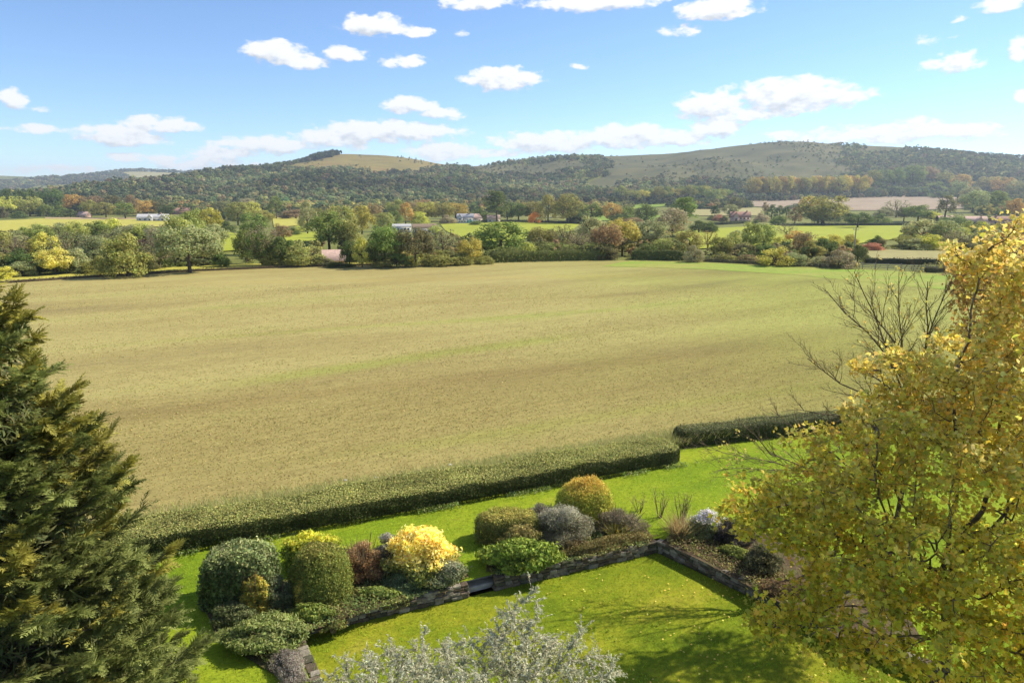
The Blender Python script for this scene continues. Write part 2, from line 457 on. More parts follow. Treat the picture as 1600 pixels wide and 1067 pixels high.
def land(x, y):
    x = np.asarray(x, float); y = np.asarray(y, float)
    base = sum(np.interp(y + o, [-500, 165, 230, 420, 620, 860, 1000, 1300, 9000], [0, 0, -1.6, -8.5, -9, -6, -3, 6, 6]) for o in (-40, 0, 40)) / 3
    yf = np.interp(x, [-1500, -200, 150, 500, 900, 1600], [960, 940, 980, 1220, 1330, 1330])
    foot = np.interp(yf, [900, 1330], [-4, 6.5])
    zr = smooth_interp(x, RX, RZ, 45)
    t = (y - yf) / (Y_RIDGE - yf)
    tc = t.clip(0, 1)
    hill = foot + (zr - foot) * tc ** 1.15
    spur = fbm(x, y * .35, 3, 3, .0085) * 20 + fbm(x, y, 5, 3, .02) * 6
    hill = hill + spur * (tc * (1 - tc) * 4) * np.clip((zr - foot) / 80, 0, 1)
    hill = np.where(t > 1, np.maximum(zr - (y - Y_RIDGE) * .12, 5), hill)
    z = np.where(t > 0, np.maximum(hill, np.minimum(base, foot + 3)), base)
    tf = (y - 2500) / (Y_FAR - 2500)
    fz = smooth_interp(x, FX, FZ, 70)
    far = 5 + (fz - 5) * tf.clip(0, 1) + fbm(x, y * .4, 9, 3, .005) * 14 * (tf.clip(0, 1) * (1 - tf.clip(0, 1)) * 4)
    far = np.where(tf > 1, fz - (y - Y_FAR) * .06, far)
    z = np.where(tf > 0, np.maximum(z, far), z)
    return z + fbm(x, y, 12, 2, .02) * np.clip((y - 200) / 300, 0, 1) * 1.0

def ground(px, py, off=0.0):
    """where the line of sight of a picture point meets the land"""
    d = ray(px, py)
    t = np.geomspace(8, 6000, 6000)
    P = np.array([0, 0, CAM_H]) + d[None] * t[:, None]
    g = P[:, 2] - land(P[:, 0], P[:, 1]) - off
    k = np.argmax(g < 0) if (g < 0).any() else int(np.argmin(np.abs(g[2000:])) + 2000)
    k = max(k, 1)
    a, b = g[k - 1], g[k]
    f = a / (a - b) if a > 0 > b else 1.0
    p = P[k - 1] + (P[k] - P[k - 1]) * f
    p[2] = land(p[0], p[1])
    return p

def plane_pt(px, py, z=0.0):
    d = ray(px, py); k = (z - CAM_H) / d[2]
    return np.array([d[0] * k, d[1] * k, z])

def depth_of(p):
    return p[1] * math.cos(PITCH) - (p[2] - CAM_H) * math.sin(PITCH)

# hedge line between garden and field
HA = plane_pt(270, 868)[:2]; HB = plane_pt(1078, 724)[:2]
HD = unit(HB - HA); HN = np.array([-HD[1], HD[0]])     # HN points to the field
def hedge_s(x, y):
    return (x - HA[0]) * HN[0] + (y - HA[1]) * HN[1]

def build_terrain():
    ys = np.concatenate([np.linspace(-80, 100, 60), np.geomspace(103, 5600, 250)])
    s = np.linspace(-1, 1, 240)
    Y = np.repeat(ys[:, None], len(s), 1)
    X = s[None] * (150 + .95 * np.maximum(Y, 0))
    Z = land(X, Y)
    Z = Z - 1.6 * np.clip((5.0 - hedge_s(X, Y)) / 3, 0, 1)
    V = np.stack([X, Y, Z], 2).reshape(-1, 3)
    r, c = np.meshgrid(np.arange(len(ys) - 1), np.arange(len(s) - 1), indexing='ij')
    i = (r * len(s) + c).ravel(); w = len(s)
    F = np.stack([i, i + 1, i + 1 + w, i + w], 1)
    m = ground_mat('rough_grass', [(.10, .11, .03), (.17, .18, .045), (.22, .20, .07)], .012, fine=.35, fine_amt=.3, bump=.3, bdist=.6)
    o = Geo().add(V, F).obj('terrain', m, smooth=True)
    tag(o, 'wide valley floor rising to the distant downs', kind='structure')
build_terrain()

def drape(name, poly, mat, off, label, maxlen=None, kind='structure'):
    """a sheet that follows the land inside a world polygon"""
    import bmesh
    bm = bmesh.new()
    vs = [bm.verts.new((p[0], p[1], 0)) for p in poly]
    bm.faces.new(vs)
    bmesh.ops.triangulate(bm, faces=bm.faces[:])
    size = max(np.ptp([p[0] for p in poly]), np.ptp([p[1] for p in poly]))
    L = maxlen or size / 14
    for _ in range(8):
        e = [e for e in bm.edges if e.calc_length() > L]
        if not e: break
        bmesh.ops.subdivide_edges(bm, edges=e, cuts=1)
        bmesh.ops.triangulate(bm, faces=bm.faces[:])
    co = np.array([v.co[:] for v in bm.verts])
    z = land(co[:, 0], co[:, 1]) + off
    for v, zz in zip(bm.verts, z): v.co.z = zz
    bmesh.ops.recalc_face_normals(bm, faces=bm.faces[:])
    if sum(f.normal.z for f in bm.faces) < 0: bmesh.ops.reverse_faces(bm, faces=bm.faces[:])
    me = bpy.data.meshes.new(name); bm.to_mesh(me); bm.free()
    me.materials.append(mat)
    for p in me.polygons: p.use_smooth = True
    o = mesh_obj(name, me)
    tag(o, label, kind=kind)
    return o

ROW = math.radians(30)
M_FIELD = ground_mat('stubble_soil', [(.232, .182, .078), (.308, .252, .093), (.36, .306, .113), (.28, .274, .078)], .12, (7, 1.4), ROW, .6, 5.0, .20, .06, (.28, .72))
green_side(M_FIELD)
far_edge = [(-60,448),(0,443),(90,437),(180,431),(300,424),(480,417),(620,412.5),(800,408.5),(980,405.5),(1075,408),(1200,414),(1330,420),(1430,425),(1520,432),(1700,445)]
fe = [plane_pt(*p)[:2] for p in far_edge]
q0 = plane_pt(1066, 702)[:2]; q1 = plane_pt(1300, 676)[:2]; qd = unit(q1 - q0)
a0 = HA + HN * 1.2 - HD * 70
FIELD_POLY = [a0, HB + HN * 1.2, q0 + HN * .8, q1 + HN * .8, q1 + HN * .8 + qd * 60] + [p for p in reversed(fe)]
drape('arable_field', FIELD_POLY, M_FIELD, .05, 'broad straw-coloured stubble field behind the garden hedge', 12)
def px_poly(pts): return [plane_pt(*p)[:2] for p in pts]
M_HEAD = ground_mat('headland_grass', [(.37, .30, .10), (.27, .30, .06), (.22, .31, .045)], .12, (5, 1.2), math.radians(10), .6, 4.0, .3, .06, (.3, .6))
drape('green_headland', px_poly([(985,406.5),(1075,409),(1200,415.5),(1330,421.5),(1430,426.5),(1520,433.5),(1660,443),(1660,470),(1400,446),(1240,430),(1100,421),(940,416)]), M_HEAD, .08, 'green headland along the far right edge of the stubble field', 8)

GREENS = {
 'bright': [(.27, .30, .03), (.34, .36, .045)],
 'yellow': [(.38, .35, .06), (.45, .40, .09)],
 'grass': [(.17, .25, .03), (.24, .31, .05)],
 'pale': [(.30, .27, .11), (.36, .31, .14)],
 'tan': [(.34, .25, .13), (.44, .33, .18)],
 'brown': [(.28, .21, .14), (.36, .28, .19)],
 'down': [(.07, .072, .034), (.115, .112, .048), (.16, .14, .06)],
 'gold': [(.15, .125, .04), (.24, .19, .06), (.18, .11, .045)],
}
FM = {}
for k, c in GREENS.items():
    FM[k] = ground_mat('field_' + k, c, .03 if k not in ('down', 'gold') else .018, (2, 1), .4, .2, .5, .22, .3)
FIELDS = [
 ([(-20,347),(60,342),(200,343),(278,347),(270,353),(190,358),(60,364),(-20,371)], 'yellow', 'yellow-green pasture in front of the left treeline'),
 ([(70,340.5),(200,341),(275,345.5),(200,343.5),(70,342.5)], 'tan', 'thin tan strip above the yellow-green pasture on the left'),
 ([(-40,441),(0,437),(180,425),(300,417),(480,411),(620,409),(620,412),(480,416.5),(300,423.5),(180,430.5),(0,442.5),(-40,447)], 'yellow', 'yellow-green grass strip beyond the left edge of the stubble field'),
 ([(330,361),(346,358),(380,370),(380,392),(335,395)], 'bright', 'bright green meadow glimpsed right of the left wood'),
 ([(425,340),(478,338),(482,352),(428,356)], 'yellow', 'pale yellow meadow behind the lone tall tree'),
 ([(440,368),(495,362),(497,376),(450,381)], 'bright', 'small vivid green meadow below the lone tall tree'),
 ([(688,351),(760,347.5),(830,347),(905,351),(890,363),(800,378),(735,380)], 'bright', 'bright green paddock in front of the white building'),
 ([(1040,364),(1115,357.5),(1200,353),(1425,353),(1425,372),(1340,382),(1200,383),(1040,394)], 'bright', 'large bright green meadow in the middle right valley'),
 ([(1350,391),(1480,389),(1600,388),(1640,408),(1460,410),(1345,404)], 'pale', 'pale olive field beyond the dark hedge on the right'),
 ([(1165,312),(1205,307),(1350,304.5),(1490,308),(1530,326),(1440,329),(1290,330),(1175,323)], 'brown', 'broad bare brown field below the orange wood'),
 ([(1075,327),(1135,325),(1195,326),(1185,338),(1085,338)], 'pale', 'pale stubble strip behind the red-roofed farmhouse'),
 ([(1138,301),(1160,298),(1176,306),(1166,313),(1146,312)], 'yellow', 'small light green field between the two hill woods'),
 ([(1425,293),(1482,290),(1490,298),(1470,304),(1428,301)], 'yellow', 'light green clearing among the right-hand woods'),
 ([(980,316),(1052,316),(1046,323),(990,327)], 'grass', 'green field below the rounded hill wood'),
 ([(890,328),(1020,330),(1040,345),(900,346)], 'grass', 'green meadow among the middle trees'),
]
for i, (pts, c, lab) in enumerate(FIELDS):
    w = [ground(*p) for p in pts]
    far = np.mean([q[1] for q in w])
    drape('field', w, FM[c], .12 + far * .0006, lab, None)
HILL_OPEN = [
 ('gold', [(455,262),(500,250),(530,243),(600,246),(650,252),(700,262),(715,266),(660,269),(600,272),(560,270),(500,267)], 'golden grassy summit of the left hill'),
 ('down', [(930,250),(1000,246),(1060,243),(1120,234),(1200,226.5),(1250,224.5),(1300,229),(1325,240),(1305,252),(1335,266),(1350,272),(1290,280),(1190,287),(1110,284),(1050,288),(975,290),(925,302),(915,290),(945,276),(952,262)], 'bare grey-green grassland on the long right-hand down'),
 ('down', [(728,267),(800,259),(870,252.5),(905,252),(925,262),(880,270),(800,274),(742,275)], 'scrubby brown-green slope between the two hilltops'),
 ('down', [(1335,231),(1425,234),(1405,238),(1340,237)], 'thin grassy crest among the trees on the right-hand down'),
]
OPEN_W = []
for c, pts, lab in HILL_OPEN:
    w = [ground(*p) for p in pts]
    w2 = []
    for (px, py), p in zip(pts, w):
        if py < np.interp(px, [r[0] for r in RIDGE], [r[1] for r in RIDGE]) + 6:
            k = (Y_RIDGE + 90) / p[1]; p = np.array([p[0] * k, p[1] * k, 0])
        w2.append(p)
    OPEN_W.append(np.array(w2)[:, :2])
    drape('grass_down', w2, FM[c], 1.2, lab, 28)
w = [ground(*p) for p in [(112,294),(140,284),(172,276),(196,277),(185,288),(160,298)]]
drape('grass_down', w, FM['down'], 5.0, 'grey-green chalk slope of the far left hill', 60)
w = [ground(*p) for p in [(185,270.5),(240,270),(300,273),(262,284),(215,282)]]
drape('grass_down', w, FM['pale'], 4.0, 'pale grassy slope on the far left hill', 60)

def inside(P, poly):
    x, y = P[:, 0], P[:, 1]; r = np.zeros(len(P), bool); n = len(poly)
    for i in range(n):
        x1, y1 = poly[i]; x2, y2 = poly[(i + 1) % n]
        c = ((y1 > y) != (y2 > y)) & (x < (x2 - x1) * (y - y1) / (y2 - y1 + 1e-12) + x1)
        r ^= c
    return r

# ------------------------------------------------------------------ trees of the valley and the woods on the hills
def crown_points(kind, rs, nclump, nleaf):
    """clump centres and leaf points of a crown one unit high and one unit wide"""
    P, N, L = [], [], []
    for c in range(nclump):
        u = unit(rs.normal(0, 1, 3)); q = rs.uniform(.45, 1) ** .6
        cr = rs.uniform(.085, .15)
        if kind == 'round':
            ctr = np.array([u[0] * (.5 - cr * .8) * q, u[1] * (.5 - cr * .8) * q, .545 + u[2] * (.465 - cr * .9) * q]); cr *= 1.0
        elif kind == 'tall':
            zz = rs.uniform(.16, .93); rr = .46 * math.sin(math.pi * min(1, (zz + .12) / 1.1)) ** .7
            a = rs.uniform(0, 6.28); ctr = np.array([math.cos(a) * (rr - cr * .5) * q, math.sin(a) * (rr - cr * .5) * q, zz]); cr *= .9
        elif kind == 'bush':
            zz = abs(u[2]); ctr = np.array([u[0] * (.5 - cr * .8) * q, u[1] * (.5 - cr * .8) * q, .10 + zz * (.88 - cr) * q]); cr *= 1.1
        elif kind == 'spread':
            a = rs.uniform(0, 6.28); rr = math.sqrt(rs.uniform(0, 1)) * .42
            ctr = np.array([math.cos(a) * rr, math.sin(a) * rr, .60 + .32 * math.sqrt(max(0, 1 - (rr / .5) ** 2)) - rs.uniform(0, .46)])
        elif kind == 'pine':
            lev = rs.integers(0, 5); a = rs.uniform(0, 6.28); rr = rs.uniform(.05, [.42, .46, .40, .32, .18][lev])
            ctr = np.array([math.cos(a) * rr, math.sin(a) * rr, [.46, .60, .73, .84, .93][lev] + rs.normal(0, .015)])
        elif kind == 'cone':
            zz = rs.uniform(.06, .95); rr = .46 * (1 - zz) ** .8 + .03
            a = rs.uniform(0, 6.28); ctr = np.array([math.cos(a) * rr * rs.uniform(.6, 1), math.sin(a) * rr * rs.uniform(.6, 1), zz]); cr *= .7
        m = max(4, int(nleaf / nclump * (cr / .115) ** 2))
        d = unit(rs.normal(0, 1, (m, 3)) + np.array([0, 0, .15]))
        rad = cr * rs.uniform(.55, 1.12, (m, 1))
        sq = np.array([1, 1, .5 if kind == 'pine' else .85])
        P.append(ctr + d * rad * sq); N.append(d + .5 * unit(ctr - np.array([0, 0, .45])))
        L.append(np.full(m, np.clip(rs.normal(1, .16), .6, 1.45)))
    return np.concatenate(P), np.concatenate(N), np.concatenate(L)

def crown_mesh(name, kind, seed, nclump, nleaf, leaf, mat, asp=.8):
    rs = np.random.default_rng(seed)
    P, N, L = crown_points(kind, rs, nclump, nleaf)
    n = len(P)
    V, F = leaf_quads(P, N, leaf * rs.uniform(.7, 1.35, n), asp, rs, .55)
    V[:, 2] = np.maximum(V[:, 2], .01)
    C = L[:, None] * (1 + rs.normal(0, .13, (n, 1))) * (1 + rs.normal(0, .06, (n, 3)))
    return Geo().add(V, F, rep(C.clip(.3, 2), 4)).mesh(name, mat)

def trunk_mesh(name, seed, top=.62, r=.028, nl=9, spread=.3):
    rs = np.random.default_rng(seed); g = Geo()
    pts = np.array([[0, 0, -.04], [rs.normal(0, .008), rs.normal(0, .008), top * .45], [rs.normal(0, .02), rs.normal(0, .02), top]])
    tubes(g, pts[:-1], pts[1:], [r * 1.15, r * .85], [r * .85, r * .45], 7)
    for i in range(nl):
        f = rs.uniform(.35, 1); a = rs.uniform(0, 6.28)
        s = pts[0] + (pts[2] - pts[0]) * f
        mid = s + np.array([math.cos(a) * spread * .5, math.sin(a) * spread * .5, .11])
        e = s + np.array([math.cos(a) * spread, math.sin(a) * spread, .24 + rs.uniform(0, .1)])
        tubes(g, [s, mid], [mid, e], [r * .42, r * .28], [r * .28, r * .1], 5)
    return g.mesh(name, M_BARK)

def bare_meshes(seed, nleaf):
    """thin wide-twigged tree with few leaves left"""
    rs = np.random.default_rng(seed)
    u = unit(rs.normal(0, 1, (380, 3))); q = rs.uniform(0, 1, (380, 1)) ** .33
    att = np.array([0, 0, .6]) + u * q * np.array([.48, .48, .4])
    nd, pr = colonise(att, [(0, 0, -.03), (0, 0, .08), (.01, 0, .16), (0, .01, .24)], .045, .35, .06, 40, rs)
    r, kids = pipe(nd, pr, .0035, 2.2)
    g = Geo(); m = pr >= 0
    tubes(g, nd[pr[m]], nd[m], r[pr[m]], r[m], 4)
    tips = nd[(r < .008) & (nd[:, 2] > .15)]
    P = tips[rs.integers(0, len(tips), nleaf)] + rs.normal(0, .03, (nleaf, 3))
    V, F = leaf_quads(P, np.tile(UP, (nleaf, 1)), .026 * rs.uniform(.6, 1.3, nleaf), .6, rs, 1.0)
    C = (1 + rs.normal(0, .2, (nleaf, 1))) * np.ones((1, 3))
    return g.mesh('trunk', M_TWIG), Geo().add(V, F, rep(C.clip(.4, 2), 4)).mesh('crown', M_LEAF_FAR)

VAR = {}
for k, kind in enumerate(['round', 'tall', 'bush', 'spread', 'pine', 'cone']):
    nv = {'round': 6, 'tall': 4, 'bush': 5, 'spread': 3, 'pine': 2, 'cone': 2}[kind]
    VAR[kind] = [(trunk_mesh('trunk', 50 + k * 10 + i, .62 if kind != 'bush' else .4),
                  crown_mesh('crown', kind, 100 + k * 10 + i, 46 if kind != 'pine' else 60, 3400, .040, M_LEAF_FAR)) for i in range(nv)]
VAR['bare'] = [bare_meshes(300 + i, 1500) for i in range(4)]

TC = {'dg': ((.07, .09, .025), 'dark green'), 'g': ((.115, .14, .035), 'green'), 'lg': ((.20, .21, .06), 'light green'),
      'yg': ((.29, .28, .06), 'yellow-green'), 'y': ((.34, .33, .08), 'bright yellow'), 'ol': ((.17, .16, .045), 'olive'),
      'ob': ((.27, .18, .055), 'orange-brown'), 'o': ((.52, .28, .05), 'orange'), 'br': ((.17, .125, .06), 'brown'),
      'gg': ((.19, .195, .085), 'grey-green'), 'gb': ((.22, .19, .105), 'grey-brown'), 'r': ((.25, .13, .08), 'red'),
      'oy': ((.25, .215, .05), 'olive-yellow'), 'bd': ((.10, .095, .042), 'dark brown-green')}
SHAPE = {'round': ('broadleaf_tree', 'round-crowned tree'), 'tall': ('broadleaf_tree', 'upright tree'), 'bush': ('bush', 'dense bush'),
         'spread': ('broadleaf_tree', 'spreading tree'), 'pine': ('pine_tree', 'pine tree'), 'cone': ('conifer', 'conifer'), 'bare': ('bare_tree', 'thin-leaved tree')}
ORD = ['first', 'second', 'third', 'fourth', 'fifth', 'sixth', 'seventh', 'eighth', 'ninth', 'tenth', 'eleventh', 'twelfth', 'thirteenth', 'fourteenth',
       'fifteenth', 'sixteenth', 'seventeenth', 'eighteenth', 'nineteenth', 'twentieth', 'twenty-first', 'twenty-second', 'twenty-third', 'twenty-fourth',
       'twenty-fifth', 'twenty-sixth', 'twenty-seventh', 'twenty-eighth', 'twenty-ninth', 'thirtieth', 'thirty-first', 'thirty-second', 'thirty-third',
       'thirty-fourth', 'thirty-fifth', 'thirty-sixth', 'thirty-seventh', 'thirty-eighth', 'thirty-ninth', 'fortieth']

ROWS = {
 'in the treeline behind the pasture': [
  (12,339,308,34,'round','yg'),(16,334,297,26,'round','dg'),(47,338,308,38,'round','lg'),(46,333,297,32,'round','dg'),(83,333,296,34,'round','dg'),
  (72,338,317,24,'bush','g'),(95,339,321,24,'bush','g'),(118,334,304,36,'round','ob'),(143,339,314,26,'round','ol'),(166,341,316,30,'round','ol'),
  (150,333,308,28,'round','br'),(177,334,307,34,'round','bd'),(196,342,317,30,'round','g'),(207,334,308,28,'tall','br'),(230,337,313,34,'round','ob'),
  (262,340,320,26,'round','dg'),(248,336,311,24,'round','bd'),(132,334,310,20,'tall','br'),(30,341,330,26,'bush','dg'),(110,340,326,22,'bush','dg'),(62,331,303,26,'round','g'),
  (0,341,322,24,'bush','bd')],
 'in the wood left of the stubble': [
  (22,388,362,44,'round','gg'),(62,384,352,44,'round','lg'),(95,380,350,44,'round','gg'),(122,384,348,40,'round','lg'),(152,378,346,38,'round','g'),
  (178,376,343,34,'round','yg'),(200,384,352,40,'round','gg'),(226,384,351,40,'round','lg'),(252,390,352,42,'round','gb'),(30,412,372,48,'bare','gb'),
  (72,410,366,50,'round','yg'),(112,418,364,52,'bare','gg'),(150,420,368,50,'round','gg'),(178,415,362,44,'bare','gg'),(10,436,414,36,'bush','yg'),(6,428,398,34,'round','ol'),
  (34,433,408,38,'bush','gg'),(42,428,386,54,'bush','dg'),(88,430,388,52,'round','y'),(122,426,384,46,'bush','gg'),(152,428,400,42,'bush','ol'),
  (200,432,358,74,'bush','ol'),(250,420,372,46,'bare','gb'),(252,418,394,34,'bush','dg'),(297,426,358,84,'spread','gg'),(320,410,362,50,'round','gg'),
  (276,392,338,46,'round','lg'),(303,384,329,44,'round','lg'),(329,372,325,42,'round','oy'),(338,392,352,40,'round','gg'),(225,424,392,44,'bush','bd'),(345,418,390,30,'bush','dg'),
  (-8,400,360,50,'round','ol'),(265,406,362,40,'round','lg')],
 'around the lone tall tree': [
  (352,364,344,32,'bush','dg'),(385,412,362,42,'round','g'),(412,416,357,52,'bare','gb'),(410,416,364,46,'round','g'),(440,416,372,40,'round','dg'),(476,416,376,54,'bush','lg'),
  (456,414,376,34,'bush','dg'),(395,398,350,36,'round','dg'),(425,416,388,36,'bush','ol'),(500,416,398,40,'bush','bd'),(372,352,318,36,'round','ol'),(345,343,316,34,'round','bd'),
  (393,345,316,34,'round','yg'),(412,352,330,36,'round','ol'),(398,368,334,44,'round','g'),(440,372,348,30,'bush','br'),(432,342,310,34,'cone','g'),(462,342,326,44,'bush','br'),
  (481,366,320,34,'tall','gg'),(470,362,352,26,'bush','yg'),(455,368,356,26,'bush','dg'),(386,330,311,30,'round','gb')],
 'around the pale-roofed house': [
  (515,392,334,60,'round','g'),(545,392,342,46,'round','ol'),(535,372,321,40,'round','lg'),(566,366,324,46,'round','oy'),(600,362,334,34,'round','lg'),(585,356,318,30,'round','br'),
  (618,356,332,28,'tall','g'),(634,350,320,30,'tall','ob'),(655,350,329,28,'bush','yg'),(668,346,316,50,'round','oy'),(692,346,318,36,'round','ol'),(712,342,318,40,'round','oy'),
  (546,417,379,30,'round','dg'),(566,418,376,34,'tall','yg'),(602,417,356,60,'spread','g'),(588,418,384,34,'round','dg'),(650,417,360,54,'spread','bd'),(692,404,360,52,'bare','gg'),(734,413,374,42,'round','oy'),
  (690,415,391,68,'bush','ol'),(597,418,404,34,'bush','ol'),(643,417,402,22,'bush','yg'),(722,414,392,40,'bush','ol'),(620,418,392,40,'bush','dg'),(757,413,398,30,'bush','ol'),(665,400,366,44,'bare','gg'),
  (530,418,408,40,'bush','dg'),(700,350,336,28,'bush','gb'),(622,345,314,36,'round','ol'),(648,342,314,32,'round','br'),(505,352,326,36,'round','ol'),(680,372,352,30,'bush','lg')],
 'along the middle of the valley': [
  (776,348,304,40,'pine','dg'),(792,346,320,30,'round','g'),(750,346,326,30,'bush','dg'),(810,346,318,36,'round','g'),(832,346,316,34,'round','ol'),(836,349,331,20,'bush','o'),
  (856,349,309,36,'tall','ol'),(886,350,306,48,'round','ol'),(880,340,307,22,'round','ob'),(923,349,318,40,'round','g'),(905,350,330,40,'bush','dg'),(956,350,317,36,'round','ob'),(975,350,324,34,'round','g'),
  (1009,352,321,36,'round','dg'),(985,346,326,30,'round','gg'),(782,402,350,80,'round','g'),(846,388,356,46,'round','ol'),(880,390,353,44,'bare','gg'),(922,386,339,40,'round','gg'),
  (946,404,352,48,'spread','br'),(972,400,346,50,'spread','oy'),(1012,388,346,60,'round','gg'),(988,356,340,36,'round','br'),(1050,372,328,56,'round','gb'),(1068,360,314,42,'pine','g'),(1076,404,362,42,'round','ol'),
  (1092,364,343,34,'bush','dg'),(822,400,376,34,'bush','yg'),(905,396,366,40,'bare','gb'),(1035,398,372,44,'round','lg'),(1010,404,380,36,'bush','dg'),(1084,410,383,30,'bush','gb'),(945,406,380,40,'bush','bd'),
  (965,352,334,34,'bush','dg'),(745,352,345,22,'bush','g')],
 'on the scrubby far-right bank': [
  (1106,392,362,30,'bare','ob'),(1126,402,372,36,'round','ol'),(1146,400,366,32,'tall','lg'),(1172,396,348,36,'round','lg'),(1160,404,378,36,'bush','bd'),(1192,390,352,36,'round','lg'),
  (1190,408,378,40,'bush','dg'),(1212,416,384,50,'bush','oy'),(1216,392,368,34,'bush','y'),(1243,392,360,44,'bush','ob'),(1256,400,364,38,'round','br'),(1240,416,394,40,'bush','gg'),
  (1268,408,376,40,'bush','ol'),(1286,404,374,36,'round','dg'),(1300,396,368,38,'round','yg'),(1310,419,388,48,'bush','gb'),(1340,410,380,32,'bush','dg'),(1326,394,366,34,'bush','oy'),
  (1362,392,378,32,'bush','r'),(1366,390,368,24,'bush','dg'),(1376,391,371,20,'bush','bd'),(1130,408,394,40,'bush','ol'),(1280,416,398,34,'bush','gg'),(1170,410,396,36,'bush','br'),(1150,384,362,30,'tall','gg'),(1228,372,352,32,'bare','gb')],
 'around the red-roofed farm': [
  (1285,352,306,76,'round','ol'),(1278,352,322,42,'round','gg'),(1265,338,308,38,'round','ob'),(1340,356,333,40,'round','dg'),(1206,342,322,24,'cone','dg'),(1218,342,323,22,'cone','dg'),(1228,344,324,22,'cone','dg'),
  (1195,340,318,18,'cone','br'),(1242,350,326,24,'tall','br'),(1216,352,335,28,'bush','g'),(1190,347,333,24,'bush','gb'),(1372,350,334,36,'bush','g'),(1400,340,314,40,'bare','gg'),(1385,338,324,40,'bush','gg'),
  (1434,347,321,44,'round','g'),(1412,346,324,28,'round','bd'),(1476,347,309,44,'cone','bd'),(1490,356,337,52,'bush','g'),(1455,346,330,30,'bush','yg'),(1117,342,324,14,'pine','dg'),(1125,345,335,24,'bush','r'),(1150,332,308,26,'round','bd'),
  (1140,340,320,26,'round','gg'),(1165,325,311,22,'bush','dg'),(1112,344,336,14,'bush','g'),(1132,346,337,12,'bush','dg'),(1182,352,344,14,'bush','dg'),(1108,364,346,26,'bush','dg'),(1545,345,336,40,'bush','g'),(1555,330,300,34,'round','g'),
  (1585,340,312,32,'round','ob'),(1520,332,300,40,'round','gg'),(1250,326,318,40,'bush','dg'),(1310,346,328,30,'bush','dg')],
 'before the pale field at right': [
  (1440,384,345,64,'round','gg'),(1475,386,347,46,'round','gg'),(1440,376,362,26,'bush','o'),(1452,391,364,54,'bush','yg'),(1412,390,368,46,'bush','ol'),(1430,391,370,44,'bush','gg'),
  (1492,390,362,38,'bare','gb'),(1502,380,356,30,'bush','y'),(1520,378,346,40,'round','lg'),(1540,390,358,58,'round','gg'),(1512,392,374,34,'bush','bd'),(1575,388,352,50,'round','ol'),(1600,392,358,50,'round','oy'),
  (1560,376,350,36,'bare','gg'),(1522,410,394,34,'bush','dg')],
 'in the rounded hill-foot plantation': [(x, 316 + (x % 7 - 3) * .6, 291 + abs(x - 1075) * .08 + (x * 7 % 5 - 2), 24, 'round', ['oy', 'g', 'ol', 'g'][i % 4]) for i, x in enumerate(range(1004, 1148, 12))]
   + [(1117,318,303,24,'round','lg'),(970,316,292,24,'round','lg'),(990,320,298,26,'round','ol'),(1100,319,309,40,'bush','dg')],
 'in the wood above the brown field': [(x, 311 - (x - 1170) * .016 + (x * 3 % 5 - 2) * .5, 282 - (x - 1170) * .02 + (x * 7 % 7 - 3), 24, 'round', ['oy', 'ob', 'ol', 'oy', 'ob'][i % 5]) for i, x in enumerate(range(1176, 1350, 11))],
 'on the wooded right-hand slope': [
  (1362,293,268,26,'round','ol'),(1380,293,266,28,'round','g'),(1400,292,264,30,'round','g'),(1425,292,261,36,'round','g'),(1370,298,284,24,'bush','dg'),(1395,304,290,34,'bush','dg'),(1420,304,292,30,'bush','dg'),
  (1460,300,283,30,'bush','g'),(1500,300,274,32,'round','ob'),(1496,314,284,30,'round','gg'),(1515,320,294,30,'round','gg'),(1530,324,300,30,'round','lg'),(1545,300,276,34,'round','ol'),(1565,306,278,34,'round','ob'),(1590,310,282,34,'round','gg'),
  (1475,290,270,28,'round','ol'),(1450,284,262,30,'round','br'),(1440,308,296,30,'bush','dg'),(1470,310,298,30,'bush','dg'),(1355,304,290,24,'bush','dg'),(1350,300,276,24,'round','ob')],
}
TREE_N = 0
def place_tree(px, base, top, w, kind, colour, label, group):
    global TREE_N
    rs = np.random.default_rng(1000 + TREE_N); TREE_N += 1
    p = ground(px, base)
    d = depth_of(p)
    W = w * d / FPX * 1.2
    Hh = (base - top) * d / FPX * 1.1
    name = SHAPE[kind][0]
    o = empty(name, (p[0], p[1], p[2] - .02), rs.uniform(0, 6.28))
    o.scale = (W, W * rs.uniform(.9, 1.1), Hh)
    tm, cm = VAR[kind][rs.integers(0, len(VAR[kind]))]
    mesh_obj('trunk', tm, o)
    c = mesh_obj('crown', cm, o)
    col = np.array(TC[colour][0]) * 1.3 * rs.uniform(.88, 1.14) * (1 + rs.normal(0, .03, 3))
    c.color = (*col.clip(.01, .9), 1)
    tag(o, label, 'bush' if kind == 'bush' else 'tree', group)
    return o
for row, items in ROWS.items():
    items = sorted(items)
    for k, it in enumerate(items):
        lab = f'{TC[it[5]][1]} {SHAPE[it[4]][1]}, {ORD[k]} from the left {row}'
        place_tree(*it, lab, 'trees ' + row)

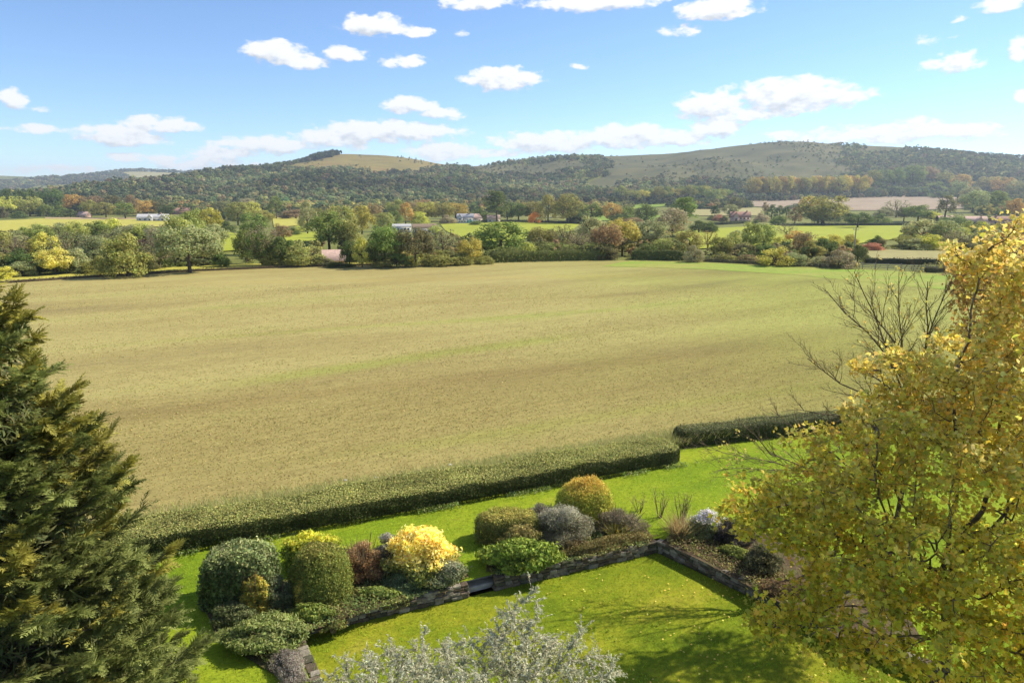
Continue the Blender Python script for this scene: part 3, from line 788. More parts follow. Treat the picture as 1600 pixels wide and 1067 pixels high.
# woods that read as one mass: instanced crowns on scattered points
WOODS = [bpy.data.objects.new('wood_crown', crown_mesh('wood_crown', k, 700 + i, 16, 420, .105, M_LEAF_INST, .9))
         for i, k in enumerate(['round', 'round', 'bush', 'tall', 'round', 'bush', 'cone'])]
def wood(name, P, S, tint, label, idx=None):
    n = len(P); rs = np.random.default_rng(n)
    me = bpy.data.meshes.new(name)
    me.vertices.add(n); me.vertices.foreach_set('co', P.astype(np.float32).ravel())
    a = me.attributes.new('scl', 'FLOAT_VECTOR', 'POINT'); a.data.foreach_set('vector', S.astype(np.float32).ravel())
    rot = np.zeros((n, 3), np.float32); rot[:, 2] = rs.uniform(0, 6.28, n)
    a = me.attributes.new('rot', 'FLOAT_VECTOR', 'POINT'); a.data.foreach_set('vector', rot.ravel())
    a = me.attributes.new('idx', 'INT', 'POINT')
    a.data.foreach_set('value', (rs.integers(0, len(WOODS), n) if idx is None else idx).astype(np.int32))
    a = me.attributes.new('tint', 'FLOAT_COLOR', 'POINT')
    t4 = np.ones((n, 4), np.float32); t4[:, :3] = tint; a.data.foreach_set('color', t4.ravel())
    ng = bpy.data.node_groups.new(name, 'GeometryNodeTree')
    ng.interface.new_socket('Geometry', in_out='INPUT', socket_type='NodeSocketGeometry')
    ng.interface.new_socket('Geometry', in_out='OUTPUT', socket_type='NodeSocketGeometry')
    N, L = ng.nodes, ng.links
    gi = N.new('NodeGroupInput'); go = N.new('NodeGroupOutput')
    jn = N.new('GeometryNodeJoinGeometry')
    for w_ in WOODS:
        oi = N.new('GeometryNodeObjectInfo'); oi.inputs['Object'].default_value = w_; oi.inputs['As Instance'].default_value = True
        L.new(oi.outputs['Geometry'], jn.inputs[0])
    ip = N.new('GeometryNodeInstanceOnPoints'); ip.inputs['Pick Instance'].default_value = True
    L.new(gi.outputs[0], ip.inputs['Points']); L.new(jn.outputs[0], ip.inputs['Instance'])
    def named(nm, ty):
        q = N.new('GeometryNodeInputNamedAttribute'); q.data_type = ty; q.inputs['Name'].default_value = nm
        return [s for s in q.outputs if s.enabled and s.name == 'Attribute'][0]
    L.new(named('idx', 'INT'), ip.inputs['Instance Index'])
    L.new(named('rot', 'FLOAT_VECTOR'), ip.inputs['Rotation'])
    L.new(named('scl', 'FLOAT_VECTOR'), ip.inputs['Scale'])
    L.new(ip.outputs[0], go.inputs[0])
    o = mesh_obj(name, me)
    md = o.modifiers.new('scatter', 'NODES'); md.node_group = ng
    tag(o, label, 'woodland', kind='stuff')
    return o

def wood_tint(x, y, n, rs, pal, wts):
    base = np.array(pal)[rs.choice(len(pal), n, p=wts)]
    br = 1.45 * (1 + .45 * fbm(x, y, 21, 3, .009))
    return (base * br[:, None].clip(.7, 2.3) * (1 + rs.normal(0, .15, (n, 1))) * (1 + rs.normal(0, .06, (n, 3)))).clip(.01, .8)

def hill_wood():
    rs = np.random.default_rng(44)
    n = 60000
    x = rs.uniform(-1750, 1750, n); y = rs.uniform(880, Y_RIDGE + 70, n)
    yf = np.interp(x, [-1500, -200, 150, 500, 900, 1600], [900, 900, 960, 1170, 1345, 1345])
    zr = np.interp(x, RX, RZ)
    keep = (y > yf) & (zr > 12) & (np.abs(x) < 1.02 * y * .82)
    P = np.stack([x, y], 1)
    scr = np.zeros(n, bool)
    nz = fbm(x, y, 31, 3, .011)
    for k, poly in enumerate(OPEN_W):
        ins = inside(P + np.stack([fbm(x, y, 61, 2, .03) * 16, fbm(x, y, 62, 2, .03) * 22], 1), poly)
        thin = rs.uniform(0, 1, n) > (.22 if k == 0 else .5) * np.clip(nz * 2.4 - .25, 0.03, 1)
        if k == 2: thin = rs.uniform(0, 1, n) > .30 * np.clip(nz + .6, .1, 1)
        if k == 1:                                    # a tongue of scrub runs up the middle of the bare down
            tongue = (np.abs(x - 380 - (y - 1500) * .12) < 90) & (y < 1690) & (nz > -.35)
            thin &= ~(tongue & (rs.uniform(0, 1, n) < .6))
        keep &= ~(ins & thin); scr |= ins
    # thin to a spacing that closes the canopy
    cell = 9.5
    x, y, scr = x[keep], y[keep], scr[keep]
    key = (x // cell).astype(int) * 10000 + (y // cell).astype(int)
    _, ui = np.unique(key, return_index=True)
    x, y, scr = x[ui], y[ui], scr[ui]; n = len(x)
    sz = rs.uniform(10, 17, n)
    # the downs' upper belts are lower, scrubbier growth
    t = (y - 950) / (Y_RIDGE - 950)
    sz *= np.interp(t, [0, .6, 1], [1.05, .9, .72])
    sz[scr] = rs.uniform(3, 7.5, scr.sum())
    S = np.stack([sz * rs.uniform(.85, 1.15, n), sz * rs.uniform(.85, 1.15, n), sz * rs.uniform(.75, 1.05, n)], 1)
    z = land(x, y) - .4
    tint = wood_tint(x, y, n, rs, [(.065, .078, .034), (.09, .10, .043), (.12, .122, .052), (.125, .105, .058), (.05, .064, .032), (.165, .15, .065)], [.24, .26, .2, .12, .14, .04])
    wood('hill_wood', np.stack([x, y, z], 1), S, tint, 'dark mixed woodland covering the slopes of the downs')
    # dark hanger on the left summit
    m = 260
    a = ground(452, 258); b = ground(522, 243)
    f = rs.uniform(0, 1, m)
    bx = (a[0] + (b[0] - a[0]) * f) + rs.normal(0, 8, m); by = 1840 + rs.uniform(-25, 60, m) - 60 * (1 - f)
    sz = rs.uniform(11, 17, m)
    wood('hill_wood', np.stack([bx, by, land(bx, by) - .5], 1), np.stack([sz, sz, sz], 1),
         np.tile((.05, .065, .03), (m, 1)) * rs.uniform(.8, 1.2, (m, 1)), 'dark clump of trees on the summit of the left hill')
    # far hills on the left
    n = 9000
    x = rs.uniform(-3900, -900, n); y = rs.uniform(2500, Y_FAR + 60, n)
    keep = fbm(x, y, 71, 3, .004) > -.25
    pol = np.array([q[:2] for q in w])
    keep &= ~inside(np.stack([x, y], 1), pol)
    x, y = x[keep], y[keep]; n = len(x)
    sz = rs.uniform(16, 28, n)
    tint = wood_tint(x, y, n, rs, [(.08, .09, .045), (.11, .11, .055), (.14, .12, .065)], [.4, .4, .2])
    wood('far_wood', np.stack([x, y, land(x, y) - 1], 1), np.stack([sz, sz, sz * .7], 1), tint, 'hazy woodland on the farthest hills at the left')
hill_wood()

def valley_wood(name, polys, spacing, size, pal, wts, label, seed):
    rs = np.random.default_rng(seed); XX, YY = [], []
    for pts in polys:
        wp = np.array([ground(*p)[:2] for p in pts])
        lo, hi = wp.min(0), wp.max(0)
        n = int((hi[0] - lo[0]) * (hi[1] - lo[1]) / spacing ** 2 * 1.6) + 4
        P = rs.uniform(lo, hi, (n, 2)); P = P[inside(P, wp)]
        XX.append(P[:, 0]); YY.append(P[:, 1])
    x = np.concatenate(XX); y = np.concatenate(YY)
    key = (x // (spacing * .8)).astype(int) * 100000 + (y // (spacing * .8)).astype(int)
    _, ui = np.unique(key, return_index=True); x, y = x[ui], y[ui]; n = len(x)
    sz = rs.uniform(size[0], size[1], n)
    tint = wood_tint(x, y, n, rs, pal, wts)
    wood(name, np.stack([x, y, land(x, y) - .2], 1), np.stack([sz * rs.uniform(.9, 1.2, n), sz * rs.uniform(.9, 1.2, n), sz * rs.uniform(.7, 1, n)], 1), tint, label)
valley_wood('valley_wood', [[(230,333),(290,322),(420,322),(560,323),(700,323),(760,322),(880,322),(990,316),(985,326),(880,334),(700,335),(560,338),(440,337),(380,346),(300,336)],
   [(0,332),(100,329),(240,330),(240,336),(0,338)],[(1040,322),(1150,318),(1160,326),(1060,328)],[(1490,318),(1700,300),(1700,340),(1540,338)]], 9.5, (7, 13),
   [(.09, .10, .035), (.14, .13, .045), (.17, .12, .05), (.055, .07, .028), (.2, .18, .06)], [.3, .25, .12, .23, .1], 'belt of mixed valley woodland at the foot of the downs', 81)
valley_wood('woodland_understorey', [[(-20,372),(60,366),(190,360),(330,376),(345,415),(200,426),(80,430),(-20,436)],[(385,392),(500,386),(500,414),(385,414)],
   [(535,392),(620,380),(750,384),(755,410),(540,414)],[(830,374),(960,366),(1070,378),(1070,400),(840,404)],[(1090,398),(1340,396),(1340,414),(1100,406)],[(1400,386),(1600,386),(1600,376),(1420,376)]], 3.2, (2.0, 4.2),
   [(.10, .105, .035), (.15, .14, .05), (.17, .13, .06), (.07, .075, .03)], [.35, .3, .15, .2], 'low brambles and undergrowth filling the valley hedgerows', 82)

# ------------------------------------------------------------------ far hedges, houses, fence
def hedge(name, label, path, h, wd, leaf, dens, cols, mat, seed, rough=.12, cat='hedge', group=None, topcols=None, jit=.6, z=None):
    """a hedge along a world path: a twiggy core and a skin of leaves"""
    rs = np.random.default_rng(seed)
    path = np.array([p[:2] for p in path], float)
    seg = np.linalg.norm(np.diff(path, axis=0), axis=1); cum = np.concatenate([[0], np.cumsum(seg)]); L = cum[-1]
    def at(s):
        return np.stack([np.interp(s, cum, path[:, 0]), np.interp(s, cum, path[:, 1])], 1)
    def zat(P):
        return land(P[:, 0], P[:, 1]) if z is None else np.full(len(P), z)
    def frame(s):
        d = unit(at(np.minimum(s + .05, L)) - at(np.maximum(s - .05, 0)))
        return d, np.stack([-d[:, 1], d[:, 0]], 1)
    per = 2 * h + wd
    n = int(L * per * dens)
    s = rs.uniform(0, L, n); q = rs.uniform(0, per, n)
    # rounded cross-section
    side = np.where(q < h, -1.0, np.where(q > h + wd, 1.0, 0))
    yy = np.where(side == 0, q - h - wd / 2, side * wd / 2)
    zz = np.where(side < 0, q, np.where(side > 0, per - q, h))
    nx = np.where(side == 0, 0, side); nz = np.where(side == 0, 1.0, 0)
    rnd = min(.28 * wd, .35 * h)
    ey = np.maximum(np.abs(yy) - (wd / 2 - rnd), 0); ez = np.maximum(zz - (h - rnd), 0)
    k = np.hypot(ey, ez); f = np.where(k > rnd, rnd / np.maximum(k, 1e-6), 1)
    yy = np.sign(yy) * (np.minimum(np.abs(yy), wd / 2 - rnd) + ey * f); zz = np.minimum(zz, h - rnd) + ez * f
    # ends taper in
    s = np.where(rs.uniform(0, 1, n) < .05, np.where(rs.uniform(0, 1, n) < .5, rs.uniform(0, .4, n), L - rs.uniform(0, .4, n)) * 1.0, s)
    e = np.clip(np.minimum(s, L - s) / (wd * .5), 0, 1); e = np.sqrt(1 - (1 - e) ** 2)
    d, nr = frame(s); b = at(s)
    amp = 1 + rough * fbm(s, yy * 2 + zz * 3, seed + 1, 3, 1.3 / max(h, .5) + .5)
    stray = (rs.uniform(0, 1, n) > .97) * rs.uniform(.0, .16, n)
    yy = yy * amp * (.12 + .88 * e); zz = (zz + stray * min(1, h)) * (1 + rough * fbm(s, yy, seed + 2, 3, .6 / max(h, .5) + .25)) * (.55 + .45 * e)
    dep = rs.uniform(-.12, .06, n) * min(1, h)
    xy = b + nr * (yy + nx * dep)[:, None]
    P = np.stack([xy[:, 0], xy[:, 1], zat(b) + np.maximum(zz + nz * dep, .02)], 1)
    N = np.stack([nr[:, 0] * nx, nr[:, 1] * nx, nz + .15], 1)
    V, F = leaf_quads(P, N, leaf * rs.uniform(.6, 1.4, n), .6, rs, jit)
    base = np.array(cols)[rs.integers(0, len(cols), n)]
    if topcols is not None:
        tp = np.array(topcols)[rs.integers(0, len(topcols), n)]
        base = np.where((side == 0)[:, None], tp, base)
    br = 1 + .22 * fbm(P[:, 0], P[:, 1], seed + 5, 3, 1.1 / max(h, .5))
    C = vary(base * br[:, None].clip(.5, 1.6), n, rs, .2, .06)
    root = empty(name, (*path[0], zat(path[:1])[0]))
    off = np.array([*path[0], zat(path[:1])[0]])
    fo = Geo().add(V - off, F, rep(C, 4)).obj('foliage', mat, root)
    fo['kind'] = 'stuff'
    # core
    ns = max(6, int(L / max(.5, h * .5))); ss = np.concatenate([np.array([.04, .12, .25, .4]) * wd, np.linspace(wd * .55, L - wd * .55, ns), L - np.array([.4, .25, .12, .04]) * wd]); ns = len(ss)
    ee = np.clip(np.minimum(ss, L - ss) / (wd * .5), 0, 1); ee = np.sqrt(1 - (1 - ee) ** 2) * .85 + .12
    b = at(ss); d, nr = frame(ss); zz0 = zat(b)
    sh_ = 1 - rough * .9
    prof = [(a_ * sh_, b_ * sh_) for a_, b_ in [(-.42, 0), (-.43, .55), (-.36, .86), (0, .92), (.36, .86), (.43, .55), (.42, 0)]]
    Vc = np.stack([np.stack([b[:, 0] + nr[:, 0] * wd * py_ * ee, b[:, 1] + nr[:, 1] * wd * py_ * ee, zz0 + h * (.4 + .6 * ee) * (pz * (1 + .06 * fbm(ss, ss * 0 + py_, seed + 9, 2, 1)))], 1) for py_, pz in prof], 1)
    m = len(prof)
    i, j = np.meshgrid(np.arange(ns - 1), np.arange(m - 1), indexing='ij')
    a = (i * m + j).ravel(); Fc = np.stack([a, a + m, a + m + 1, a + 1], 1)
    g = Geo().add(Vc.reshape(-1, 3) - off, Fc, np.array(cols).mean(0) * .8)
    caps = np.array([[0, 1, 2, 3, 4, 5, 6]]); g.add(Vc[0] - off, caps[:, ::-1], np.array(cols).mean(0) * .8); g.add(Vc[-1] - off, caps, np.array(cols).mean(0) * .8)
    g.obj('stems', mat, root)
    tag(root, label, cat, group)
    return root

def gpath(pts): return [ground(*p) for p in pts]
GRP = 'hedges beyond the stubble field'
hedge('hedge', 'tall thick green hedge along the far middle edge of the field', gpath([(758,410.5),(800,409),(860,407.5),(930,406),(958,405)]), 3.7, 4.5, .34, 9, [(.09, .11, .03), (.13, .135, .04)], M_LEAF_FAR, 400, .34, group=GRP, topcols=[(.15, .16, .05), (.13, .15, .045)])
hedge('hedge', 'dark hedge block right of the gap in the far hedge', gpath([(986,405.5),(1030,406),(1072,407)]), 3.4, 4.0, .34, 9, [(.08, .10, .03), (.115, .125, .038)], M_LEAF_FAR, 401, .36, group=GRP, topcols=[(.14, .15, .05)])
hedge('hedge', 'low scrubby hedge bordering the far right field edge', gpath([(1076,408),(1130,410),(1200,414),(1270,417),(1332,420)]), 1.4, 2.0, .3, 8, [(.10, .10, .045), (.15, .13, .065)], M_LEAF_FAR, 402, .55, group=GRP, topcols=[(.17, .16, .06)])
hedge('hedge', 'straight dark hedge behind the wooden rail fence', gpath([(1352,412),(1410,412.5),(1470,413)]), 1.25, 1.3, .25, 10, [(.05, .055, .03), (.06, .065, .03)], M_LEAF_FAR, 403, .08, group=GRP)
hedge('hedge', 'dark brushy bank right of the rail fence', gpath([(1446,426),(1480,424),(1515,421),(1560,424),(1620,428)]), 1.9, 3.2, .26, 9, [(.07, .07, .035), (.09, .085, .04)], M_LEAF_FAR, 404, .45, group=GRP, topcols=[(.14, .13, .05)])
hedge('hedge', 'thin low bank of dry growth along the left field edge', gpath([(-60,448.5),(0,443.5),(90,437.5),(180,431.5),(300,424.5),(420,419.5),(480,417.5),(560,415.5),(620,413.5)]), .55, .7, .22, 12, [(.10, .075, .045), (.13, .10, .055)], M_LEAF_FAR, 405, .2, group=GRP)
hedge('hedge', 'thin trimmed hedge at the top of the big green meadow', gpath([(1222,354),(1270,353.5),(1330,353),(1380,353),(1426,352.5)]), 2.2, 2, .5, 4, [(.055, .065, .03)], M_LEAF_FAR, 406, .1, group=GRP)
hedge('hedge', 'short dark hedge in front of the red-roofed farmhouse', gpath([(1112,352),(1135,351),(1162,349.5)]), 2.2, 2, .5, 4, [(.055, .065, .03)], M_LEAF_FAR, 407, .1, group=GRP)
hedge('hedge', 'long hedge line behind the pale stubble strip', gpath([(1085,327.5),(1110,326.5),(1140,325),(1168,324)]), 6, 5, 1.1, 1.2, [(.06, .07, .035)], M_LEAF_FAR, 408, .2, group=GRP)
hedge('hedge', 'dark hedge under the trees behind the bright paddock', gpath([(752,348),(800,347.5),(860,349),(905,351)]), 2.4, 3, .5, 4, [(.06, .065, .03)], M_LEAF_FAR, 409, .2, group=GRP)

def flat_mat(name, c, rough=.85, amt=.15, scale=3.0):
    m, n, l, b = principled(name, c, rough, .2)
    g = n.new('ShaderNodeNewGeometry'); ns = n.new('ShaderNodeTexNoise'); ns.inputs['Scale'].default_value = scale; ns.inputs['Detail'].default_value = 5
    l.new(g.outputs['Position'], ns.inputs['Vector'])
    mr = n.new('ShaderNodeMapRange'); mr.inputs[1].default_value = .3; mr.inputs[2].default_value = .7; mr.inputs[3].default_value = 1 - amt; mr.inputs[4].default_value = 1 + amt
    l.new(ns.outputs[0], mr.inputs[0])
    mu = n.new('ShaderNodeMix'); mu.data_type = 'RGBA'; mu.blend_type = 'MULTIPLY'; mu.inputs[0].default_value = 1
    mu.inputs[6].default_value = (*c, 1); l.new(mr.outputs[0], mu.inputs[7]); l.new(mu.outputs[2], b.inputs['Base Color'])
    return m
HM = {'white': flat_mat('render_white', (.58, .56, .52)), 'cream': flat_mat('render_cream', (.62, .53, .42)), 'brick': flat_mat('brick', (.40, .23, .17)),
      'pink': flat_mat('brick_pale', (.55, .38, .30)), 'slate': flat_mat('slate', (.34, .34, .36)), 'pale_slate': flat_mat('pale_slate', (.52, .50, .48)), 'red_tile': flat_mat('red_tile', (.33, .19, .14)),
      'pink_tile': flat_mat('pink_tile', (.52, .36, .29)), 'brown_tile': flat_mat('brown_tile', (.25, .18, .12)), 'glass': flat_mat('window_glass', (.03, .035, .045), .15, .05), 'frame': flat_mat('window_frame', (.75, .75, .73)),
      'wood': flat_mat('weathered_wood', (.34, .30, .25)), 'tyre': flat_mat('tyre', (.02, .02, .02)), 'teal': flat_mat('teal_paint', (.25, .48, .46))}

def house(name, label, px, base, wpx, hpx, rz, wall, roof, dep=.55, storeys=1, gables=(), chim=1, wins=4, eave=.5, hip=False, door=True):
    p = ground(px, base); d = depth_of(p)
    W = wpx * d / FPX; Hh = hpx * d / FPX; D = max(3.0, W * dep); e = Hh * eave
    root = empty(name, (p[0], p[1] + D * .5, p[2] - .15), rz)
    g = Geo().box(-W/2, W/2, -D/2, D/2, 0, e)
    if not hip:
        for sx in (-W/2, W/2):
            g.add([(sx, -D/2, e), (sx, D/2, e), (sx, 0, Hh - .05)], [(0, 1, 2)])
    g.obj('wall', HM[wall], root)
    o = .3; ix = W * .28 if hip else -o; th = .18
    def roofmesh(x0, x1, y0, y1, e, top, ix):
        ym = (y0 + y1) / 2
        up = [(x0-o, y0-o, e-.1), (x1+o, y0-o, e-.1), (x1+o, y1+o, e-.1), (x0-o, y1+o, e-.1), (x0+ix, ym, top), (x1-ix, ym, top)]
        dn = [(a, b, c - th) for a, b, c in up]
        return Geo().add(up + dn, [(0,1,5,4),(2,3,4,5),(6,10,11,7),(8,11,10,9),(0,6,7,1),(2,8,9,3)]).add(up + dn, [(1,2,5),(3,0,4),(7,11,8),(9,10,6)]).add(up + dn, [(1,7,8,2),(3,9,6,0)])
    rf = roofmesh(-W/2, W/2, -D/2, D/2, e, Hh, ix).obj('roof', HM[roof], root)
    for k in range(chim):
        cx = (-.32 + .64 * (k / max(1, chim - 1)) if chim > 1 else .25) * W
        Geo().box(cx - .35, cx + .35, -.35, .35, Hh - .5, Hh + 1.0).box(cx - .42, cx + .42, -.42, .42, Hh + 1.0, Hh + 1.15).obj('chimney', HM['brick'], rf)
    ww = min(1.3, W / (wins + 1) * .6)
    for s in range(storeys):
        zc = e * (s + .55) / storeys; wh = min(.6, e / storeys * .3)
        for k in range(wins):
            x = -W/2 + W * (k + .7) / (wins + .4)
            if door and s == 0 and k == wins // 2:
                dr = Geo().box(x - .5, x + .5, -D/2 - .05, -D/2 + .02, 0.15, min(2.1, e * .85)).obj('door', HM['wood'], root); continue
            wn = Geo().box(x - ww/2 - .08, x + ww/2 + .08, -D/2 - .06, -D/2 + .02, zc - wh - .08, zc + wh + .08).obj('window', HM['frame'], root)
            for q in (-1, 1):
                xa, xb = sorted((x + q * .04, x + q * ww / 2))
                Geo().box(xa, xb, -D/2 - .075, -D/2 - .05, zc - wh, zc + wh).obj('pane', HM['glass'], wn)
    for gx, gw in gables:
        gx *= W; gw *= W; top = Hh * .97
        Geo().box(gx - gw/2, gx + gw/2, -D/2 - 2.2, -D/2 - .002, 0, e).add([(gx - gw/2, -D/2 - 2.2, e), (gx + gw/2, -D/2 - 2.2, e), (gx, -D/2 - 2.2, top - .1)], [(0, 1, 2)]).obj('gable_wing', HM[wall], root)
        y0, y1 = -D/2 - 2.5, 0
        up = [(gx - gw/2 - .3, y0, e - .12), (gx, y0, top), (gx + gw/2 + .3, y0, e - .12), (gx - gw/2 - .3, y1, e - .12), (gx, y1, top), (gx + gw/2 + .3, y1, e - .12)]
        dn = [(a, b, c - .15) for a, b, c in up]
        Geo().add(up + dn, [(0,1,4,3),(1,2,5,4),(6,9,10,7),(7,10,11,8),(0,6,7,1),(1,7,8,2)]).obj('gable_roof', HM[roof], root)
        Geo().box(gx - .6, gx + .6, -D/2 - 2.26, -D/2 - 2.19, e * .3, e * .8).obj('window', HM['glass'], root)
    tag(root, label, 'house')
    return root
house('long_house', 'long white house with pale roof behind the left pasture', 237, 346, 46, 11.5, .12, 'white', 'pale_slate', .28, 1, [(.36, .2), (-.05, .16)], 1, 6, .5)
house('cottage', 'small pinkish cottage in the treeline above the left pasture', 128, 340, 17, 9, -.2, 'pink', 'pink_tile', .6, 1, (), 0, 3, .4)
house('barn', 'red-roofed barn half hidden right of the long white house', 281, 335, 26, 10, .1, 'brick', 'red_tile', .4, 1, (), 0, 3, .5)
house('barn', 'pale low barn roof showing above the left wood', 322, 331, 22, 8, -.05, 'cream', 'pale_slate', .4, 1, (), 0, 3, .45)
house('cottage', 'pink-roofed cottage just beyond the middle of the field edge', 519, 414, 32, 24, .25, 'pink', 'pink_tile', .8, 1, (), 0, 3, .35)
house('long_house', 'white building with a row of dark windows and brown roof', 662, 367, 36, 17, .18, 'white', 'brown_tile', .6, 1, [(.38, .3)], 0, 5, .68)
house('outbuilding', 'low white outbuilding left of the brown-roofed building', 627, 363, 28, 13, .1, 'white', 'pale_slate', .5, 1, (), 0, 5, .72)
house('house', 'white gabled house above the bright paddock', 727, 347, 26, 13, -.1, 'white', 'slate', .5, 1, [(-.28, .3)], 1, 4, .55)
house('house', 'pale hip-roofed house beside the white gabled house', 745, 347, 16, 13, .15, 'cream', 'pink_tile', .9, 1, (), 0, 2, .45, True)
house('house', 'pinkish house behind the dark pine tree', 771, 348, 20, 12, .1, 'cream', 'pink_tile', .7, 1, (), 1, 3, .5)
house('farmhouse', 'red-brick farmhouse with brown roof in the right valley', 1158, 348, 30, 17, -.15, 'pink', 'red_tile', .4, 2, [(-.25, .3)], 2, 5, .52)
house('shed', 'little white-roofed shed beside the red-brick farmhouse', 1146, 346.5, 9, 5, -.1, 'white', 'frame', .6, 1, (), 0, 2, .5, False, False)
house('house', 'pink-roofed house left of the right-hand terrace', 1528, 352, 30, 14, -.25, 'pink', 'pink_tile', .5, 1, [(.1, .3)], 1, 4, .45)
house('terrace', 'long red-brick terrace at the far right of the valley', 1572, 352, 40, 14, -.1, 'pink', 'red_tile', .25, 1, (), 2, 6, .5)
house('barn', 'red barn roof behind the bush in the right valley', 1483, 347, 30, 10, 0, 'brick', 'pink_tile', .4, 1, (), 0, 3, .5)

def caravan(label, px, base, paint):
    p = ground(px, base); o = empty('caravan', p, rng.uniform(-.3, .3))
    prof = [(-2.3, .45), (-2.45, 1.3), (-2.1, 2.35), (-1.6, 2.6), (1.7, 2.6), (2.2, 2.3), (2.45, 1.3), (2.3, .45)]
    V = [(x, -1.05, z) for x, z in prof] + [(x, 1.05, z) for x, z in prof]; k = len(prof)
    g = Geo().add(V, [(i, (i + 1) % k, (i + 1) % k + k, i + k) for i in range(k)]).add(V, [list(range(k))[::-1], list(range(k, 2 * k))])
    g.obj('body', HM[paint], o)
    for x in (-1.3, .9): Geo().box(x - .55, x + .55, -1.09, -1.04, 1.35, 2.0).obj('window', HM['glass'], o)
    for s in (-1, 1):
        a = np.linspace(0, 2 * math.pi, 13)[:-1]
        V = [(math.cos(t) * .34, s * 1.0 + q, .34 + math.sin(t) * .34) for q in (-.1, .1) for t in a]
        Geo().add(V, [(i, (i + 1) % 12, (i + 1) % 12 + 12, i + 12) for i in range(12)]).add(V, [list(range(12)), list(range(12, 24))[::-1]]).obj('wheel', HM['tyre'], o)
    Geo().box(2.2, 3.3, -.05, .05, .42, .52).obj('drawbar', HM['tyre'], o)
    tag(o, label, 'caravan', 'caravans above the bright paddock')
for i, (px, paint) in enumerate([(698, 'white'), (707, 'teal'), (716, 'white'), (725, 'white'), (734, 'teal'), (743, 'white')]):
    caravan(f'{paint} caravan, {ORD[i]} from the left in the row above the paddock', px, 349.6, paint)

def rail_fence():
    a = ground(1328, 420); b = ground(1448, 424); L = np.linalg.norm(b - a); n = int(L / 1.9)
    d = (b - a) / n; o = empty('rail_fence', a, math.atan2(d[1], d[0])); st = np.linalg.norm(d[:2])
    pm = Geo().box(-.06, .06, -.06, .06, -.25, 1.25).mesh('post', HM['wood']); rm = Geo().box(.0, st, -.1, -.065, -.055, .055).mesh('rail', HM['wood'])
    for i in range(n + 1):
        q = mesh_obj('post', pm, o); q.location = (i * st, 0, 0)
        if i < n:
            for z in (.45, .78, 1.1):
                r = mesh_obj('rail', rm, o); r.location = (i * st, 0, z)
    tag(o, 'weathered wooden post and rail fence at the far right field edge', 'fence')
rail_fence()
def pole():
    p = ground(1333, 404); d = depth_of(p); h = 48 * d / FPX
    o = empty('telegraph_pole', p)
    g = Geo(); tubes(g, [(0, 0, -.3)], [(0, 0, h)], [.15], [.11], 8); g.obj('pole', HM['wood'], o)
    Geo().box(-.7, .7, -.06, .06, h - .5, h - .38).obj('crossarm', HM['wood'], o)
    for x in (-.55, .55): Geo().box(x - .04, x + .04, -.04, .04, h - .38, h - .22).obj('insulator', HM['frame'], o)
    tag(o, 'dark wooden telegraph pole rising above the scrubby bank', 'pole')
pole()

# air between the camera and the downs
def haze():
    me = Geo().box(-6200, 6200, -160, 6300, -14, 215)
    m = bpy.data.materials.new('haze'); m.use_nodes = True; n = m.node_tree.nodes; n.clear()
    out = n.new('ShaderNodeOutputMaterial'); v = n.new('ShaderNodeVolumePrincipled')
    v.inputs['Color'].default_value = (.74, .85, 1.0, 1); v.inputs['Density'].default_value = .00012; v.inputs['Anisotropy'].default_value = .25
    m.node_tree.links.new(v.outputs[0], out.inputs['Volume'])
    o = me.obj('haze', m); tag(o, 'thin blue haze over the valley and downs', kind='stuff')
haze()

# ------------------------------------------------------------------ garden ground
LZ = -.5
A = plane_pt(466, 996, LZ)[:2]; B = plane_pt(1028, 864, LZ)[:2]; C_ = plane_pt(1240, 965, LZ)[:2]; D_ = plane_pt(497, 1067, LZ)[:2]
C2 = C_ + unit(C_ - B) * 9; D2 = D_ + unit(D_ - A) * 9
M_LAWN = ground_mat('mown_lawn', [(.12, .18, .010), (.175, .245, .013), (.235, .285, .017), (.31, .31, .034)], .33, (2.6, 1), math.radians(24), .7, 9.0, .33, .035, (.3, .72))
M_LAWN2 = ground_mat('sunken_lawn', [(.10, .145, .008), (.165, .205, .011), (.24, .245, .017), (.33, .285, .042)], .42, (1.6, 1), math.radians(24), .7, 9.0, .33, .035, (.32, .72))
def flat_grid(name, polys, z, mat, label, cell=.6, wob=.03):
    import bmesh
    bm = bmesh.new()
    for poly in polys:
        bm.faces.new([bm.verts.new((p[0], p[1], z)) for p in poly])
    bmesh.ops.remove_doubles(bm, verts=bm.verts[:], dist=.001)
    bmesh.ops.triangulate(bm, faces=bm.faces[:])
    for _ in range(9):
        e = [e for e in bm.edges if e.calc_length() > cell]
        if not e: break
        bmesh.ops.subdivide_edges(bm, edges=e, cuts=1); bmesh.ops.triangulate(bm, faces=bm.faces[:])
    co = np.array([v.co[:] for v in bm.verts]); dz = fbm(co[:, 0], co[:, 1], 91, 3, .5) * wob
    for v, q in zip(bm.verts, dz): v.co.z += q
    bmesh.ops.recalc_face_normals(bm, faces=bm.faces[:])
    if sum(f.normal.z for f in bm.faces) < 0: bmesh.ops.reverse_faces(bm, faces=bm.faces[:])
    me = bpy.data.meshes.new(name); bm.to_mesh(me); bm.free(); me.materials.append(mat)
    for p in me.polygons: p.use_smooth = True
    o = mesh_obj(name, me); tag(o, label, kind='structure'); return o
wt = .3                                   # wall thickness behind the face
nAB = np.array([-HD[1], HD[0]]); dBC = unit(C2 - B); nBC = np.array([-dBC[1], dBC[0]]); dAD = unit(D2 - A); nAD = np.array([dAD[1], -dAD[0]])
def cross(p, d, q, e):
    m = np.array([[d[0], -e[0]], [d[1], -e[1]]]); t = np.linalg.solve(m, q - p); return p + d * t[0]
dAB = unit(B - A); nAB = np.array([-dAB[1], dAB[0]])
